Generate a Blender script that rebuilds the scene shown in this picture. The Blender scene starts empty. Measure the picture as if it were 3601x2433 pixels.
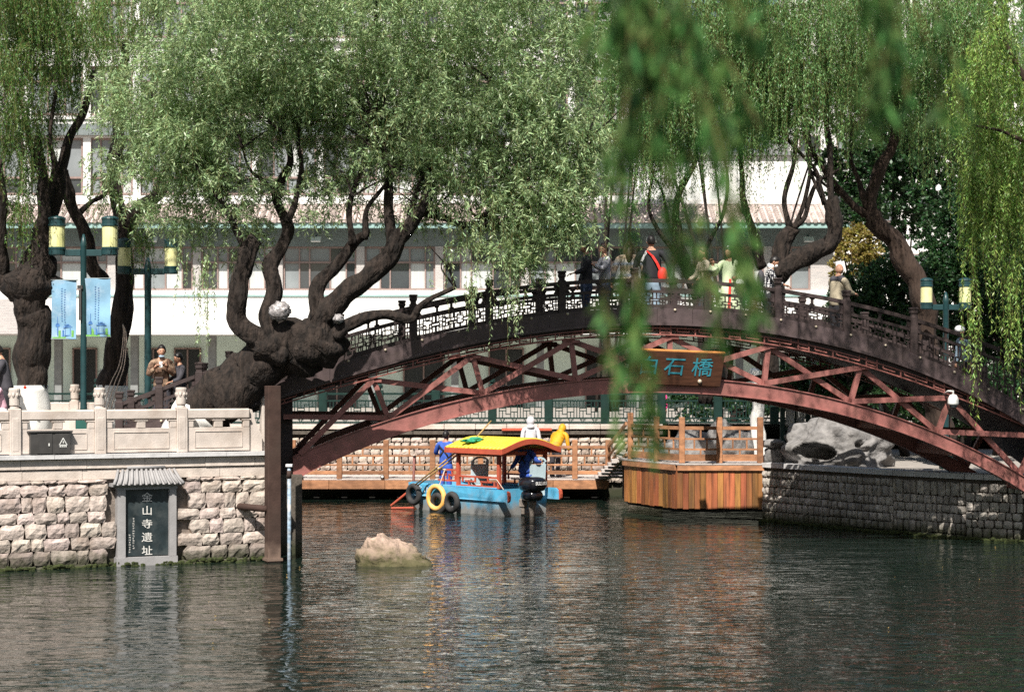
import bpy, math, random
import numpy as np
from mathutils import Vector, Matrix, noise

# ------------------------------------------------------------------ camera, world, sun, exposure
SC = bpy.context.scene
F, CXP, HZ, CH = 7000.0, 1800.5, 1300.0, 3.6      # focal length and horizon in photograph pixels, eye height above the water
cam_d = bpy.data.cameras.new('camera'); cam = bpy.data.objects.new('camera', cam_d); SC.collection.objects.link(cam)
cam.location = (0, 0, CH); cam.rotation_euler = (math.pi/2, 0, 0)
cam_d.sensor_width = 36; cam_d.lens = 36*F/3601; cam_d.shift_y = (HZ-1216.5)/3601
cam_d.clip_start = 0.3; cam_d.clip_end = 2000
cam_d.dof.use_dof = True; cam_d.dof.focus_distance = 41.0; cam_d.dof.aperture_fstop = 2.2
SC.camera = cam
SUN_AZ, SUN_EL = math.radians(194), math.radians(50)   # compass direction the sun stands in: behind the camera, slightly left
world = bpy.data.worlds.new('World'); SC.world = world; world.use_nodes = True
wn = world.node_tree; wn.nodes.clear()
sky = wn.nodes.new('ShaderNodeTexSky'); sky.sky_type = 'NISHITA'; sky.sun_disc = False
sky.sun_elevation = SUN_EL; sky.sun_rotation = SUN_AZ; sky.air_density = 1.3; sky.dust_density = 2.2
bg = wn.nodes.new('ShaderNodeBackground'); bg.inputs[1].default_value = 0.055
wo = wn.nodes.new('ShaderNodeOutputWorld')
wn.links.new(sky.outputs[0], bg.inputs[0]); wn.links.new(bg.outputs[0], wo.inputs[0])
sun_d = bpy.data.lights.new('sun', 'SUN'); sun = bpy.data.objects.new('sun', sun_d); SC.collection.objects.link(sun)
sun_d.energy = 5.0; sun_d.angle = math.radians(0.5); sun_d.color = (1.0, 0.95, 0.87)
sdir = Vector((math.sin(SUN_AZ)*math.cos(SUN_EL), math.cos(SUN_AZ)*math.cos(SUN_EL), math.sin(SUN_EL)))
sun.rotation_euler = sdir.to_track_quat('Z', 'Y').to_euler()
SC.view_settings.view_transform = 'Standard'; SC.view_settings.look = 'None'
SC.view_settings.gamma = 1; SC.view_settings.use_curve_mapping = False
SC.view_settings.exposure = 0.65
SC.cycles.use_denoising = False
SC.cycles.max_bounces = 6; SC.cycles.diffuse_bounces = 3; SC.cycles.glossy_bounces = 3
SC.cycles.transmission_bounces = 3; SC.cycles.transparent_max_bounces = 4
SC.cycles.caustics_reflective = False; SC.cycles.caustics_refractive = False

# ------------------------------------------------------------------ helpers
COL = SC.collection
RNG = random.Random(7)
def at(px, py, Y): return Vector(((px-CXP)/F*Y, Y, CH-(py-HZ)/F*Y))
def X_(px, Y): return (px-CXP)/F*Y
def Z_(py, Y): return CH-(py-HZ)/F*Y

def props(o, label=None, cat=None, group=None, kind=None):
    if label: o['label'] = label
    if cat: o['category'] = cat
    if group: o['group'] = group
    if kind: o['kind'] = kind
    return o
def thing(name, label, cat, loc=(0,0,0), group=None):
    o = bpy.data.objects.new(name, None); COL.objects.link(o); o.location = loc
    o.empty_display_size = 0.2
    return props(o, label, cat, group)
def offs(parent):
    v = Vector((0,0,0)); p = parent
    while p is not None: v += p.location; p = p.parent
    return v
def copy_tree(o, parent=None):
    c = o.copy(); COL.objects.link(c); c.parent = parent
    for ch in list(o.children): copy_tree(ch, c)
    return c

class MB:
    """collects faces, links them as one mesh object"""
    def __init__(s): s.v = []; s.f = []; s.m = []; s.cur = 0
    def add(s, vs, fs):
        b = len(s.v); s.v += [tuple(x) for x in vs]; s.f += [tuple(b+i for i in f) for f in fs]; s.m += [s.cur]*len(fs); return s
    def box(s, c, d, rz=0.0, M=None, ch=0.0):
        hx, hy, hz = d[0]/2, d[1]/2, d[2]/2
        if ch <= 0:
            vs = [(x,y,z) for x in (-hx,hx) for y in (-hy,hy) for z in (-hz,hz)]
            fs = [(0,1,3,2),(4,6,7,5),(0,4,5,1),(2,3,7,6),(0,2,6,4),(1,5,7,3)]
        else:
            vs = []; idx = {}
            for sx in (-1,1):
                for sy in (-1,1):
                    for sz in (-1,1):
                        for a in range(3):
                            p = [sx*(hx-ch), sy*(hy-ch), sz*(hz-ch)]; p[a] = (sx*hx, sy*hy, sz*hz)[a]
                            idx[(sx,sy,sz,a)] = len(vs); vs.append(tuple(p))
            fs = []
            for a in range(3):
                o1, o2 = [k for k in range(3) if k != a]
                for s0 in (-1,1):
                    q = []
                    for t1, t2 in ((-1,-1),(1,-1),(1,1),(-1,1)):
                        k = [0,0,0]; k[a] = s0; k[o1] = t1; k[o2] = t2; q.append(idx[(k[0],k[1],k[2],a)])
                    fs.append(tuple(q if s0 > 0 else q[::-1]))
                for t1 in (-1,1):
                    for t2 in (-1,1):
                        k = [[0,0,0],[0,0,0]]
                        for j, sa in enumerate((-1,1)): k[j][a] = sa; k[j][o1] = t1; k[j][o2] = t2
                        fs.append((idx[(*k[0],o1)], idx[(*k[1],o1)], idx[(*k[1],o2)], idx[(*k[0],o2)]))
            for sx in (-1,1):
                for sy in (-1,1):
                    for sz in (-1,1): fs.append((idx[(sx,sy,sz,0)], idx[(sx,sy,sz,1)], idx[(sx,sy,sz,2)]))
        c = Vector(c)
        if M is None: M = Matrix.Rotation(rz, 3, 'Z')
        return s.add([M @ Vector(v) + c for v in vs], fs)
    def beam(s, p, q, w, h, up=(0,0,1)):
        p, q = Vector(p), Vector(q); d = (q-p); L = d.length; d.normalize(); up = Vector(up)
        side = d.cross(up)
        if side.length < 1e-4: side = d.cross(Vector((0,1,0)))
        side.normalize(); up = side.cross(d)
        vs = []
        for e in (p, q):
            for a, b in ((-1,-1),(1,-1),(1,1),(-1,1)): vs.append(e + side*(a*w/2) + up*(b*h/2))
        return s.add(vs, [(0,1,2,3),(7,6,5,4),(0,4,5,1),(1,5,6,2),(2,6,7,3),(3,7,4,0)])
    def tube(s, pts, rad, n=8, cap=True, jit=0.0, seed=0):
        pts = [Vector(p) for p in pts]; k = len(pts)
        if not hasattr(rad, '__len__'): rad = [rad]*k
        vs = []; prev = None
        rr = random.Random(seed)
        for i, p in enumerate(pts):
            t = (pts[min(i+1,k-1)] - pts[max(i-1,0)])
            if t.length < 1e-7: t = Vector((0,0,1))
            t.normalize()
            a = prev if prev is not None else (Vector((1,0,0)) if abs(t.x) < .8 else Vector((0,1,0)))
            a = (a - t*a.dot(t)); a.normalize(); b = t.cross(a); prev = a
            for j in range(n):
                th = 2*math.pi*j/n; r = rad[i]
                if jit: r *= 1 + min(1,r*6)*.16*noise.noise(Vector((math.cos(th)*4.5, math.sin(th)*4.5, i*.22+seed))) + jit*(noise.noise(Vector((math.cos(th)*1.3, math.sin(th)*1.3, 0)) + p*1.6 + Vector((seed,0,0)))*1.6 + (rr.random()-.5)*.35)
                vs.append(p + a*(math.cos(th)*r) + b*(math.sin(th)*r))
        fs = [(i*n+j, i*n+(j+1)%n, (i+1)*n+(j+1)%n, (i+1)*n+j) for i in range(k-1) for j in range(n)]
        if cap: fs += [tuple(range(n))[::-1], tuple((k-1)*n+j for j in range(n))]
        return s.add(vs, fs)
    def lathe(s, prof, c=(0,0,0), n=16, M=None):
        c = Vector(c); vs = []
        for r, z in prof:
            for j in range(n):
                v = Vector((r*math.cos(2*math.pi*j/n), r*math.sin(2*math.pi*j/n), z))
                vs.append((M @ v if M is not None else v) + c)
        k = len(prof)
        fs = [(i*n+j, i*n+(j+1)%n, (i+1)*n+(j+1)%n, (i+1)*n+j) for i in range(k-1) for j in range(n)]
        fs += [tuple(range(n))[::-1], tuple((k-1)*n+j for j in range(n))]
        return s.add(vs, fs)
    def prism(s, pts, ext):
        ext = Vector(ext); pts = [Vector(p) for p in pts]; n = len(pts)
        fs = [tuple(range(n)), tuple(range(n, 2*n))[::-1]] + [(i, n+i, n+(i+1)%n, (i+1)%n) for i in range(n)]
        return s.add(pts + [p+ext for p in pts], fs)
    def sphere(s, c, r, n=12, m=8, fn=None):
        c = Vector(c); r = (r,r,r) if not hasattr(r,'__len__') else r; vs = []
        for i in range(m+1):
            ph = math.pi*i/m
            for j in range(n):
                th = 2*math.pi*j/n
                d = Vector((math.sin(ph)*math.cos(th), math.sin(ph)*math.sin(th), math.cos(ph)))
                k = fn(d) if fn else 1.0
                vs.append(c + Vector((d.x*r[0]*k, d.y*r[1]*k, d.z*r[2]*k)))
        return s.add(vs, [(i*n+j, (i+1)*n+j, (i+1)*n+(j+1)%n, i*n+(j+1)%n) for i in range(m) for j in range(n)])
    def torus(s, c, R, r, ax, n=28, m=10):
        ax = Vector(ax).normalized(); a = ax.cross(Vector((0,0,1))); a.normalize(); b = ax.cross(a); c = Vector(c); vs = []
        for i in range(n):
            th = 2*math.pi*i/n; d = a*math.cos(th) + b*math.sin(th)
            for j in range(m):
                ph = 2*math.pi*j/m; vs.append(c + d*(R + r*math.cos(ph)) + ax*(r*math.sin(ph)))
        return s.add(vs, [(i*m+j, ((i+1)%n)*m+j, ((i+1)%n)*m+(j+1)%m, i*m+(j+1)%m) for i in range(n) for j in range(m)])
    def mesh(s, name, mats, smooth=False, off=Vector((0,0,0))):
        me = bpy.data.meshes.new(name)
        me.from_pydata([(v[0]-off[0], v[1]-off[1], v[2]-off[2]) for v in s.v], [], s.f)
        for m in (mats if isinstance(mats, (list,tuple)) else [mats]): me.materials.append(m)
        if isinstance(mats, (list,tuple)) and len(mats) > 1: me.polygons.foreach_set('material_index', s.m)
        if smooth: me.polygons.foreach_set('use_smooth', [True]*len(me.polygons))
        me.update(); return me
    def build(s, name, mats, parent=None, smooth=False, **kw):
        me = s.mesh(name, mats, smooth, offs(parent))
        o = bpy.data.objects.new(name, me); COL.objects.link(o)
        if parent is not None: o.parent = parent
        return props(o, **kw)

def piece(name, me, parent, loc, rot=(0,0,0), scale=(1,1,1)):
    o = bpy.data.objects.new(name, me); COL.objects.link(o); o.parent = parent
    o.location = Vector(loc) - offs(parent); o.rotation_euler = rot; o.scale = scale
    return o

def catmull(pts, sub=5):
    P = [np.array(p, float) for p in pts]; P = [2*P[0]-P[1]] + P + [2*P[-1]-P[-2]]; out = []
    for i in range(1, len(P)-2):
        for k in range(sub):
            t = k/sub
            out.append(.5*((2*P[i]) + (-P[i-1]+P[i+1])*t + (2*P[i-1]-5*P[i]+4*P[i+1]-P[i+2])*t*t + (-P[i-1]+3*P[i]-3*P[i+1]+P[i+2])*t**3))
    out.append(P[-2]); return out

# ------------------------------------------------------------------ materials
MATS = {}
def nn(nt, t, **kw):
    n = nt.nodes.new(t)
    for k, v in kw.items(): setattr(n, k, v)
    return n
def pm(name, base, rough=.6, var=.25, scale=6.0, bump=0.0, bscale=30.0, metal=0.0, objrand=0.0, spec=.4, dirt=None, dscale=1.5, damt=.5,
       stretch=(1,1,1), island=0.0, local=False, hue=0.0, emit=None, estr=0.0, coat=0.0, wet=None):
    m = bpy.data.materials.new(name); m.use_nodes = True; nt = m.node_tree; L = nt.links
    b = nt.nodes['Principled BSDF']; MATS[name] = m
    b.inputs['Roughness'].default_value = rough; b.inputs['Metallic'].default_value = metal
    b.inputs['Specular IOR Level'].default_value = spec; b.inputs['Coat Weight'].default_value = coat
    if local: pos = nn(nt, 'ShaderNodeTexCoord').outputs['Object']
    else: pos = nn(nt, 'ShaderNodeNewGeometry').outputs['Position']
    mp = nn(nt, 'ShaderNodeMapping'); mp.inputs['Scale'].default_value = stretch; L.new(pos, mp.inputs[0]); pos = mp.outputs[0]
    nz = nn(nt, 'ShaderNodeTexNoise'); nz.inputs['Scale'].default_value = scale; nz.inputs['Detail'].default_value = 5; L.new(pos, nz.inputs['Vector'])
    val = nn(nt, 'ShaderNodeMapRange'); val.inputs['From Min'].default_value = .3; val.inputs['From Max'].default_value = .7
    val.inputs['To Min'].default_value = 1-var; val.inputs['To Max'].default_value = 1+var; L.new(nz.outputs['Fac'], val.inputs['Value'])
    v = val.outputs['Result']
    def randmix(src, amt, v):
        r = nn(nt, 'ShaderNodeMapRange'); r.inputs['To Min'].default_value = 1-amt; r.inputs['To Max'].default_value = 1+amt; L.new(src, r.inputs['Value'])
        mu = nn(nt, 'ShaderNodeMath', operation='MULTIPLY'); L.new(v, mu.inputs[0]); L.new(r.outputs['Result'], mu.inputs[1]); return mu.outputs[0]
    rsrc = None
    if objrand: rsrc = nn(nt, 'ShaderNodeObjectInfo').outputs['Random']; v = randmix(rsrc, objrand, v)
    if island: rsrc = nn(nt, 'ShaderNodeNewGeometry').outputs['Random Per Island']; v = randmix(rsrc, island, v)
    hs = nn(nt, 'ShaderNodeHueSaturation'); hs.inputs['Color'].default_value = (*base, 1); L.new(v, hs.inputs['Value'])
    if hue and rsrc is not None:
        wnz = nn(nt, 'ShaderNodeTexWhiteNoise', noise_dimensions='1D'); L.new(rsrc, wnz.inputs['W'])
        r = nn(nt, 'ShaderNodeMapRange'); r.inputs['To Min'].default_value = .5-hue; r.inputs['To Max'].default_value = .5+hue; L.new(wnz.outputs['Value'], r.inputs['Value']); L.new(r.outputs['Result'], hs.inputs['Hue'])
    colr = hs.outputs['Color']
    if dirt is not None:
        n2 = nn(nt, 'ShaderNodeTexNoise'); n2.inputs['Scale'].default_value = dscale; n2.inputs['Detail'].default_value = 7; n2.inputs['Roughness'].default_value = .65; L.new(pos, n2.inputs['Vector'])
        r2 = nn(nt, 'ShaderNodeMapRange'); r2.inputs['From Min'].default_value = .48; r2.inputs['From Max'].default_value = .68; r2.inputs['To Max'].default_value = damt; L.new(n2.outputs['Fac'], r2.inputs['Value'])
        mx = nn(nt, 'ShaderNodeMix', data_type='RGBA'); L.new(r2.outputs['Result'], mx.inputs['Factor']); L.new(colr, mx.inputs[6]); mx.inputs[7].default_value = (*dirt, 1); colr = mx.outputs[2]
    if wet is not None:   # algae and damp just above the water
        sx = nn(nt, 'ShaderNodeSeparateXYZ'); g = nn(nt, 'ShaderNodeNewGeometry'); L.new(g.outputs['Position'], sx.inputs[0])
        ad = nn(nt, 'ShaderNodeMath', operation='MULTIPLY_ADD'); L.new(nz.outputs['Fac'], ad.inputs[0]); ad.inputs[1].default_value = -.55; L.new(sx.outputs['Z'], ad.inputs[2])
        r3 = nn(nt, 'ShaderNodeMapRange'); r3.inputs['From Min'].default_value = -.18; r3.inputs['From Max'].default_value = .12; r3.inputs['To Min'].default_value = .9; r3.inputs['To Max'].default_value = 0; L.new(ad.outputs[0], r3.inputs['Value'])
        mx = nn(nt, 'ShaderNodeMix', data_type='RGBA'); L.new(r3.outputs['Result'], mx.inputs['Factor']); L.new(colr, mx.inputs[6]); mx.inputs[7].default_value = (*wet, 1); colr = mx.outputs[2]
    L.new(colr, b.inputs['Base Color'])
    if bump:
        n3 = nn(nt, 'ShaderNodeTexNoise'); n3.inputs['Scale'].default_value = bscale; n3.inputs['Detail'].default_value = 4; L.new(pos, n3.inputs['Vector'])
        bp = nn(nt, 'ShaderNodeBump'); bp.inputs['Strength'].default_value = 1.0; bp.inputs['Distance'].default_value = bump; L.new(n3.outputs['Fac'], bp.inputs['Height']); L.new(bp.outputs[0], b.inputs['Normal'])
    if emit: b.inputs['Emission Color'].default_value = (*emit, 1); b.inputs['Emission Strength'].default_value = estr
    return m

def leaf_mat(name, c, tr, var=.35, hue=.03, rough=.42):
    m = bpy.data.materials.new(name); m.use_nodes = True; nt = m.node_tree; L = nt.links
    b = nt.nodes['Principled BSDF']; b.inputs['Roughness'].default_value = rough; b.inputs['Specular IOR Level'].default_value = .5
    g = nn(nt, 'ShaderNodeNewGeometry'); w = nn(nt, 'ShaderNodeTexWhiteNoise', noise_dimensions='1D'); L.new(g.outputs['Random Per Island'], w.inputs['W'])
    def mk(base):
        hs = nn(nt, 'ShaderNodeHueSaturation'); hs.inputs['Color'].default_value = (*base, 1)
        r = nn(nt, 'ShaderNodeMapRange'); r.inputs['To Min'].default_value = 1-var; r.inputs['To Max'].default_value = 1+var*1.3; L.new(g.outputs['Random Per Island'], r.inputs['Value']); L.new(r.outputs['Result'], hs.inputs['Value'])
        r = nn(nt, 'ShaderNodeMapRange'); r.inputs['To Min'].default_value = .5-hue*1.3; r.inputs['To Max'].default_value = .5+hue; L.new(w.outputs['Value'], r.inputs['Value']); L.new(r.outputs['Result'], hs.inputs['Hue'])
        return hs.outputs['Color']
    L.new(mk(c), b.inputs['Base Color'])
    t = nn(nt, 'ShaderNodeBsdfTranslucent'); L.new(mk(tr), t.inputs['Color'])
    mix = nn(nt, 'ShaderNodeMixShader'); mix.inputs[0].default_value = .35
    L.new(b.outputs[0], mix.inputs[1]); L.new(t.outputs[0], mix.inputs[2]); L.new(mix.outputs[0], nt.nodes['Material Output'].inputs['Surface'])
    MATS[name] = m; return m

def brick_mat(name, c1, c2, mortar, scale=1.0, bw=.24, bh=.065):
    m = bpy.data.materials.new(name); m.use_nodes = True; nt = m.node_tree; L = nt.links; b = nt.nodes['Principled BSDF']
    g = nn(nt, 'ShaderNodeNewGeometry'); sx = nn(nt, 'ShaderNodeSeparateXYZ'); L.new(g.outputs['Position'], sx.inputs[0])
    cb = nn(nt, 'ShaderNodeCombineXYZ'); L.new(sx.outputs['X'], cb.inputs[0]); L.new(sx.outputs['Z'], cb.inputs[1])
    br = nn(nt, 'ShaderNodeTexBrick'); br.inputs['Scale'].default_value = scale; br.inputs['Brick Width'].default_value = bw; br.inputs['Row Height'].default_value = bh
    br.inputs['Mortar Size'].default_value = .008; br.inputs['Color1'].default_value = (*c1,1); br.inputs['Color2'].default_value = (*c2,1); br.inputs['Mortar'].default_value = (*mortar,1)
    L.new(cb.outputs[0], br.inputs['Vector']); L.new(br.outputs['Color'], b.inputs['Base Color']); b.inputs['Roughness'].default_value = .85
    bp = nn(nt, 'ShaderNodeBump'); bp.inputs['Distance'].default_value = .008; bp.invert = True; L.new(br.outputs['Fac'], bp.inputs['Height']); L.new(bp.outputs[0], b.inputs['Normal'])
    MATS[name] = m; return m

# stone, ground
pm('stone', (.47,.395,.35), .9, .25, 9, .018, 22, objrand=.28, hue=.02, dirt=(.22,.165,.13), dscale=2.0, damt=.75, wet=(.035,.04,.018))
pm('stone_far', (.42,.35,.30), .9, .25, 7, .01, 22, objrand=.3, hue=.015, dirt=(.2,.15,.11), dscale=1.8, damt=.6, wet=(.05,.05,.02))
pm('stone_right', (.42,.38,.34), .9, .25, 8, .012, 25, objrand=.25, hue=.012, dirt=(.13,.11,.09), dscale=1.4, damt=.6, wet=(.045,.05,.018))
pm('mortar', (.21,.175,.15), .95, .3, 12, .012, 40, wet=(.03,.035,.015))
pm('mortar_dark', (.10,.085,.07), .95, .3, 12, .012, 40, wet=(.03,.035,.015))
pm('coping', (.60,.52,.46), .85, .15, 5, .006, 30, dirt=(.3,.24,.19), dscale=1.3, damt=.5)
pm('coping_pale', (.58,.57,.57), .8, .12, 5, .004, 30, dirt=(.35,.33,.32), dscale=1.8, damt=.5)
pm('balustrade', (.56,.49,.44), .85, .12, 5, .004, 35, dirt=(.32,.25,.20), dscale=1.1, damt=.55)
pm('paving', (.32,.29,.26), .9, .2, 3, .004, 20)
pm('moss', (.035,.045,.012), .95, .5, 25, .02, 30)
pm('rock', (.40,.29,.23), .92, .35, 9, .03, 14, dirt=(.15,.12,.07), dscale=5, damt=.7, wet=(.06,.06,.02))
pm('rock_grey', (.22,.21,.205), .92, .35, 5, .05, 9, dirt=(.07,.065,.06), dscale=2.2, damt=.75)
# building
pm('white_wall', (.80,.80,.78), .8, .05, 1.5, .002, 20, dirt=(.52,.51,.48), dscale=1.1, damt=.5, stretch=(1.5,1.5,.35))
pm('mint_wall', (.72,.86,.79), .8, .05, 1.5, .002, 20)
pm('white_tile', (.76,.74,.72), .6, .08, 3, .002, 20, dirt=(.5,.47,.44), dscale=1.2, damt=.4)
brick_mat('grey_brick', (.19,.22,.22), (.15,.18,.18), (.25,.28,.28))
brick_mat('pale_brick', (.52,.47,.45), (.42,.39,.38), (.55,.53,.52))
pm('roof_tile', (.50,.42,.385), .85, .25, 6, .008, 30, objrand=.2, hue=.01, dirt=(.26,.21,.19), dscale=2.5, damt=.6)
pm('eave_teal', (.28,.43,.41), .6, .1, 3)
pm('frame_brown', (.27,.19,.17), .6, .15, 8)
pm('glass_dark', (.05,.055,.06), .08, .4, .6, spec=.8)
pm('glass_mid', (.22,.24,.25), .15, .2, .8, spec=.6)
pm('glass_curtain', (.52,.53,.52), .3, .12, 2.5, spec=.5, stretch=(9,9,.3))
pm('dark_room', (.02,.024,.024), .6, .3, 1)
pm('grey_stone_col', (.22,.23,.23), .8, .15, 5, .004, 20)
# metals, paint
pm('green_paint', (.012,.085,.07), .45, .2, 6, spec=.5, dirt=(.02,.05,.04), damt=.5)
pm('green_rail', (.005,.026,.021), .5, .2, 6)
pm('lamp_metal', (.015,.05,.055), .4, .15, 8, spec=.5)
pm('lamp_glass', (.78,.76,.40), .45, .16, 6, stretch=(1,1,.5), dirt=(.5,.5,.18), dscale=4, damt=.6, spec=.5)
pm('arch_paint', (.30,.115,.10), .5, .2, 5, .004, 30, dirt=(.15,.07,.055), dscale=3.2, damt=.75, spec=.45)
pm('arch_dark', (.20,.075,.06), .6, .2, 5, .003, 30, dirt=(.08,.04,.035), dscale=2.5, damt=.6)  # darker copy of arch_paint: shade on the far arch put into the colour
pm('frieze_paint', (.33,.12,.10), .55, .2, 5, dirt=(.1,.05,.04), dscale=3, damt=.6)
pm('dark_wood', (.045,.030,.029), .6, .3, 7, .003, 40, stretch=(1,1,2), dirt=(.03,.02,.018), damt=.6)
pm('fascia_wood', (.080,.056,.057), .55, .25, 6, .003, 30, dirt=(.05,.035,.03), dscale=2.2, damt=.7)
pm('bolt_metal', (.62,.52,.40), .4, .2, 20, metal=.3)
pm('brown_steel', (.060,.036,.029), .8, .25, 5, .004, 25, dirt=(.06,.042,.034), damt=.6, wet=(.20,.14,.11), spec=.2)
pm('jetty_wood', (.36,.17,.085), .65, .3, 5, .003, 30, objrand=.25, stretch=(1,1,2), dirt=(.16,.075,.045), damt=.5)
pm('plank_wood', (.34,.13,.045), .5, .42, 2.2, .003, 20, objrand=.42, hue=.02, stretch=(5,5,.5), dirt=(.09,.045,.03), dscale=1.6, damt=.8, spec=.5)
pm('deck_pale', (.50,.45,.42), .8, .2, 5, .004, 30)
pm('void_dark', (.015,.014,.012), .95, .2, 3)
pm('white_paint', (.78,.77,.74), .85, .06, 5, .006, 40, dirt=(.55,.52,.46), dscale=5, damt=.5)
pm('bark', (.027,.019,.015), .95, .7, 5, .12, 7, stretch=(2.2,2.2,.6), dirt=(.016,.012,.010), dscale=3, damt=.7)
pm('bark_warm', (.048,.030,.022), .95, .5, 4, .06, 7, stretch=(2.2,2.2,.5), dirt=(.03,.02,.015), dscale=4, damt=.6)
pm('twig', (.20,.17,.06), .8, .3, 9)
pm('plastic_film', (.32,.30,.30), .3, .6, 16, .03, 14, spec=.7, dirt=(.12,.09,.08), dscale=6, damt=.8)
pm('box_metal', (.055,.052,.05), .5, .2, 6, dirt=(.11,.095,.085), damt=.5)
pm('print_pale', (.75,.75,.72), .6, .05)
pm('plaque_black', (.022,.032,.036), .35, .3, 5, dirt=(.09,.1,.1), dscale=3, damt=.5)
pm('plaque_frame', (.32,.31,.31), .75, .12, 6, .003, 30, dirt=(.2,.19,.19), damt=.4)
pm('plaque_letter', (.72,.70,.66), .6, .1)
pm('leaf_scrap', (.62,.42,.15), .7, .2)
pm('sign_wood', (.075,.030,.016), .45, .3, 4, .002, 30, stretch=(1,1,6), spec=.5)
pm('sign_edge_sunlit', (.62,.26,.08), .5, .15)  # sun catching the board's top surface, put into the colour
pm('sign_letter', (.04,.25,.32), .5, .2, 8)
# boat
pm('boat_blue', (.10,.42,.66), .5, .14, 5, .003, 18, dirt=(.30,.33,.38), dscale=3.5, damt=.5, wet=(.30,.27,.24))
pm('boat_red', (.50,.10,.055), .5, .15, 6, dirt=(.3,.09,.06), damt=.4)
pm('boat_yellow', (.80,.60,.05), .5, .2, 6, dirt=(.5,.38,.08), dscale=4, damt=.5)
pm('boat_inside', (.05,.045,.05), .8, .2, 5)
pm('tyre', (.04,.038,.038), .8, .3, 9, .004, 30)
pm('ring_yellow', (.90,.47,.12), .5, .12, 5, dirt=(.75,.55,.38), dscale=4, damt=.5)
pm('seat_blue', (.52,.66,.72), .45, .08, 4)
pm('motor_black', (.012,.012,.016), .18, .2, 4, spec=.7, coat=.6)
pm('motor_grey', (.25,.21,.18), .6, .4, 12)
pm('white_print', (.85,.85,.84), .5, .03)
pm('bamboo', (.42,.27,.10), .6, .25, 12)
pm('net_green', (.03,.30,.17), .7, .3, 25)
pm('rope', (.62,.50,.42), .9, .25, 30)
pm('pole_blue', (.22,.30,.38), .6, .6, 9, stretch=(1,1,1.6), dirt=(.55,.52,.48), dscale=3, damt=.9)
pm('banner_blue', (.20,.37,.52), .6, .25, 2.2, dirt=(.42,.52,.62), dscale=1.8, damt=.85)
pm('banner_ink', (.06,.17,.42), .7, .2, 20)
pm('banner_green', (.15,.38,.08), .7, .2, 20)
pm('lamp_white', (.78,.77,.75), .5, .05)
pm('flower_red', (.6,.05,.02), .6, .1)
# leaves
leaf_mat('leaf_sage', (.31,.42,.22), (.42,.58,.25), .55, .03, .34)
leaf_mat('leaf_deep', (.10,.19,.05), (.16,.30,.05), .42, .028)
leaf_mat('leaf_right', (.14,.26,.09), (.22,.40,.10), .45, .03)
leaf_mat('leaf_bright', (.23,.37,.09), (.33,.52,.09), .45, .03)
leaf_mat('leaf_fore', (.06,.15,.03), (.10,.26,.04), .45, .03, .75)
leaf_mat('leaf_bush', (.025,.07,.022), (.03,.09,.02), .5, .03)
leaf_mat('leaf_yellow', (.24,.20,.05), (.3,.25,.05), .4, .03)
M = MATS

# text printed or carved on things, from the font Blender itself carries
def text_part(name, txt, mat, parent, M4, size, ext=.004, sx=1.0, bold=0.0):
    cu = bpy.data.curves.new(name, 'FONT'); cu.body = txt; cu.size = size; cu.extrude = ext; cu.align_x = 'CENTER'; cu.align_y = 'CENTER'; cu.resolution_u = 2; cu.offset = bold
    t = bpy.data.objects.new(name, cu); COL.objects.link(t)
    dg = bpy.context.evaluated_depsgraph_get(); dg.update()
    me = bpy.data.meshes.new_from_object(t.evaluated_get(dg)); bpy.data.objects.remove(t); bpy.data.curves.remove(cu)
    me.name = name
    T = Matrix.Translation(-offs(parent)) @ M4 @ Matrix.Diagonal((sx,1,1,1)); me.transform(T)
    me.materials.clear(); me.materials.append(mat)
    o = bpy.data.objects.new(name, me); COL.objects.link(o); o.parent = parent
    return o
def frame4(o, x, z):
    """matrix with text x axis along x, text up along z, at o"""
    x = Vector(x).normalized(); z = Vector(z).normalized(); y = x.cross(z)   # normal of text = x cross up
    return Matrix(((x.x,z.x,y.x,o[0]),(x.y,z.y,y.y,o[1]),(x.z,z.z,y.z,o[2]),(0,0,0,1)))
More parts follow.
